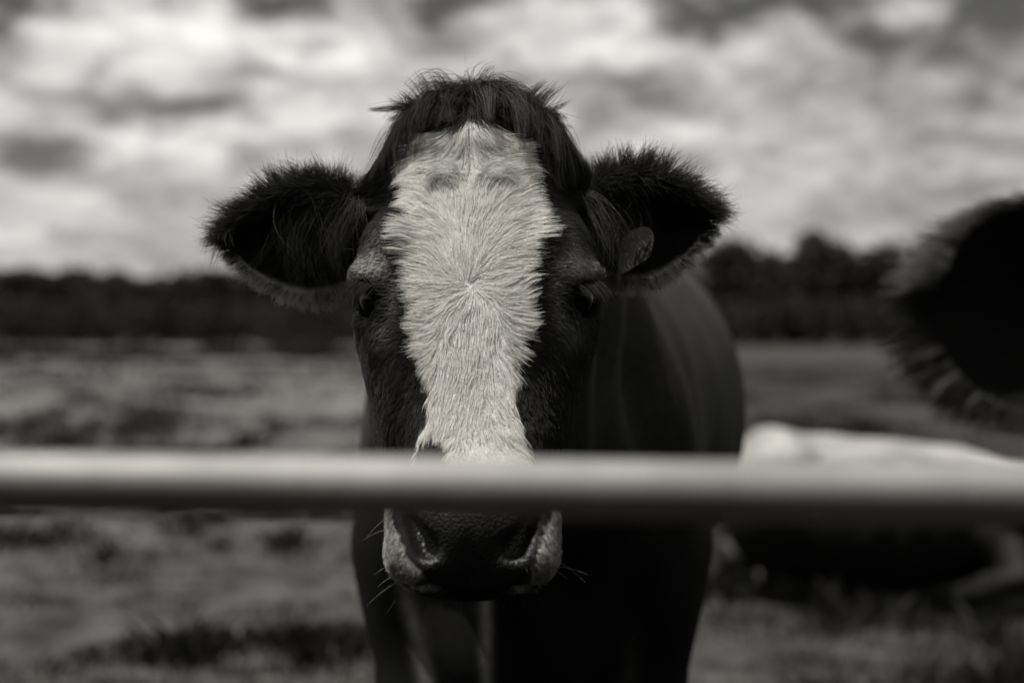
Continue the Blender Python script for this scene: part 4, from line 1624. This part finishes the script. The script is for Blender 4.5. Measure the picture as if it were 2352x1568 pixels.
def make_shrub(seed):
    r_ = random.Random(seed)
    root = empty('shrub', (0, 0, 0))
    V, F = [], []
    for k in range(5):
        a = k * 1.3
        v, f = tube_mesh((0.05 * math.cos(a), 0.05 * math.sin(a), -0.1), (0.5 * math.cos(a), 0.5 * math.sin(a), 0.9), 0.04, 6, 2, 0.015)
        o_ = len(V)
        V.extend(v)
        F.extend([tuple(i + o_ for i in q) for q in f])
    mesh_object('stem', V, F, M_BARK, root)
    blobs = [(0, 0, 0.75, 1.1, 0.9, 0.7)] + [(r_.uniform(-1.1, 1.1), r_.uniform(-0.6, 0.6), r_.uniform(0.45, 1.15), 0.6, 0.5, 0.45) for _ in range(7)]
    f_ = foliage_mesh('foliage', blobs, 1500, 0.085)
    f_.parent = root
    return root


def copy_thing(src):
    c = src.copy()
    coll.objects.link(c)
    for ch in src.children:
        d = ch.copy()
        coll.objects.link(d)
        d.parent = c
    return c


tree_src = [make_tree(k) for k in (1, 2, 3)]
used = [False] * 3


def place_tree(px, top_y, D, wide, label, group):
    k = random.randrange(3)
    tr = tree_src[k] if not used[k] else copy_thing(tree_src[k])
    used[k] = True
    tr.location = ((px - 1176) / F_PX * D, D, -0.1)
    hgt_ = 1.06 * (1.2 + (753 - top_y) / F_PX * D)
    tr.scale = (wide / 3.9, wide / 3.9, hgt_ / 10.0)
    tr.rotation_euler = (0, 0, random.uniform(0, 6.28))
    tag(tr, label, 'tree', group)


for i, px in enumerate(range(-420, 880, 74)):
    ty = float(np.interp(px, [-400, 60, 260, 330, 420, 490, 560, 720, 900], [620, 616, 621, 632, 629, 608, 619, 617, 612])) + random.uniform(-5, 5)
    place_tree(px + random.uniform(-14, 14), ty, random.uniform(104, 114), random.uniform(2.9, 3.6), 'one of the blurred dark trees in the even-topped wood left of the cow', 'trees of the wood left of the cow')
for px in range(900, 1600, 86):
    place_tree(px, 606, random.uniform(105, 112), 3.2, 'dark tree of the far wood hidden behind the standing cow', 'trees behind the standing cow')
place_tree(1695, 545, 104, 3.1, 'round-topped dark tree just right of the tagged ear', 'trees right of the cow')
place_tree(1635, 572, 108, 2.8, 'dark tree half hidden behind the lower edge of the tagged ear', 'trees right of the cow')
place_tree(1775, 580, 107, 2.5, 'lower dark tree in the dip between two round crowns right of the cow', 'trees right of the cow')
place_tree(1890, 534, 104, 3.4, 'tallest round dark tree between the two cows', 'trees right of the cow')
place_tree(1960, 594, 108, 2.3, 'low dark tree in the notch beside the tallest round tree', 'trees right of the cow')
place_tree(2045, 566, 104, 3.1, 'dark tree beside the blurred ear at right', 'trees right of the cow')
for px, ty in ((2125, 570), (2205, 560), (2290, 556), (2380, 560), (2470, 566), (2560, 570), (2650, 566), (2740, 575)):
    place_tree(px, ty, random.uniform(102, 108), 3.2, 'dark tree of the far wood behind the blurred ear at right', 'trees behind the right-hand ear')

shrub_src = make_shrub(5)
first = [True]


def place_shrub(px, D, sx_, sz_, label, group):
    s_ = shrub_src if first[0] else copy_thing(shrub_src)
    first[0] = False
    s_.location = ((px - 1176) / F_PX * D, D, -0.05)
    s_.scale = (sx_, sx_ * 0.8, sz_)
    s_.rotation_euler = (0, 0, random.uniform(-0.4, 0.4))
    tag(s_, label, 'shrub', group)


for px in range(-380, 860, 62):
    place_shrub(px + random.uniform(-12, 12), random.uniform(94, 100), 1.9, random.uniform(1.7, 2.3), 'dark bush along the foot of the wood left of the cow', 'bushes at the foot of the left wood')
for px in range(1600, 2720, 70):
    place_shrub(px + random.uniform(-12, 12), random.uniform(92, 98), 1.9, random.uniform(1.7, 2.3), 'dark bush along the foot of the trees right of the cow', 'bushes at the foot of the right trees')
for px in range(-200, 860, 44):
    place_shrub(px + random.uniform(-10, 10), random.uniform(50, 56), 0.55, random.uniform(0.26, 0.42), 'low dark scrub in the strip across the field left of the cow', 'low scrub across the left field')
for px, wd in ((640, 'leftmost'), (715, 'middle one'), (745, 'rightmost')):
    place_shrub(px, 62, 0.6, 0.75, wd + ' of three small round dark bushes beside the left cheek of the cow', 'small bushes beside the cheek')

# ---- hedge added behind the camera to darken the rail and block sky light
for k in range(9):
    s_ = copy_thing(shrub_src)
    s_.location = (-7.2 + 1.8 * k, -3.6 + random.uniform(-0.2, 0.2), -0.05)
    s_.scale = (1.05, 0.9, 2.1 + random.uniform(-0.2, 0.25))
    s_.rotation_euler = (0, 0, random.uniform(0, 6.28))
    tag(s_, 'unseen hedge bush added behind the viewer to darken the rail', 'shrub', 'added light-blocking hedge behind the viewer')
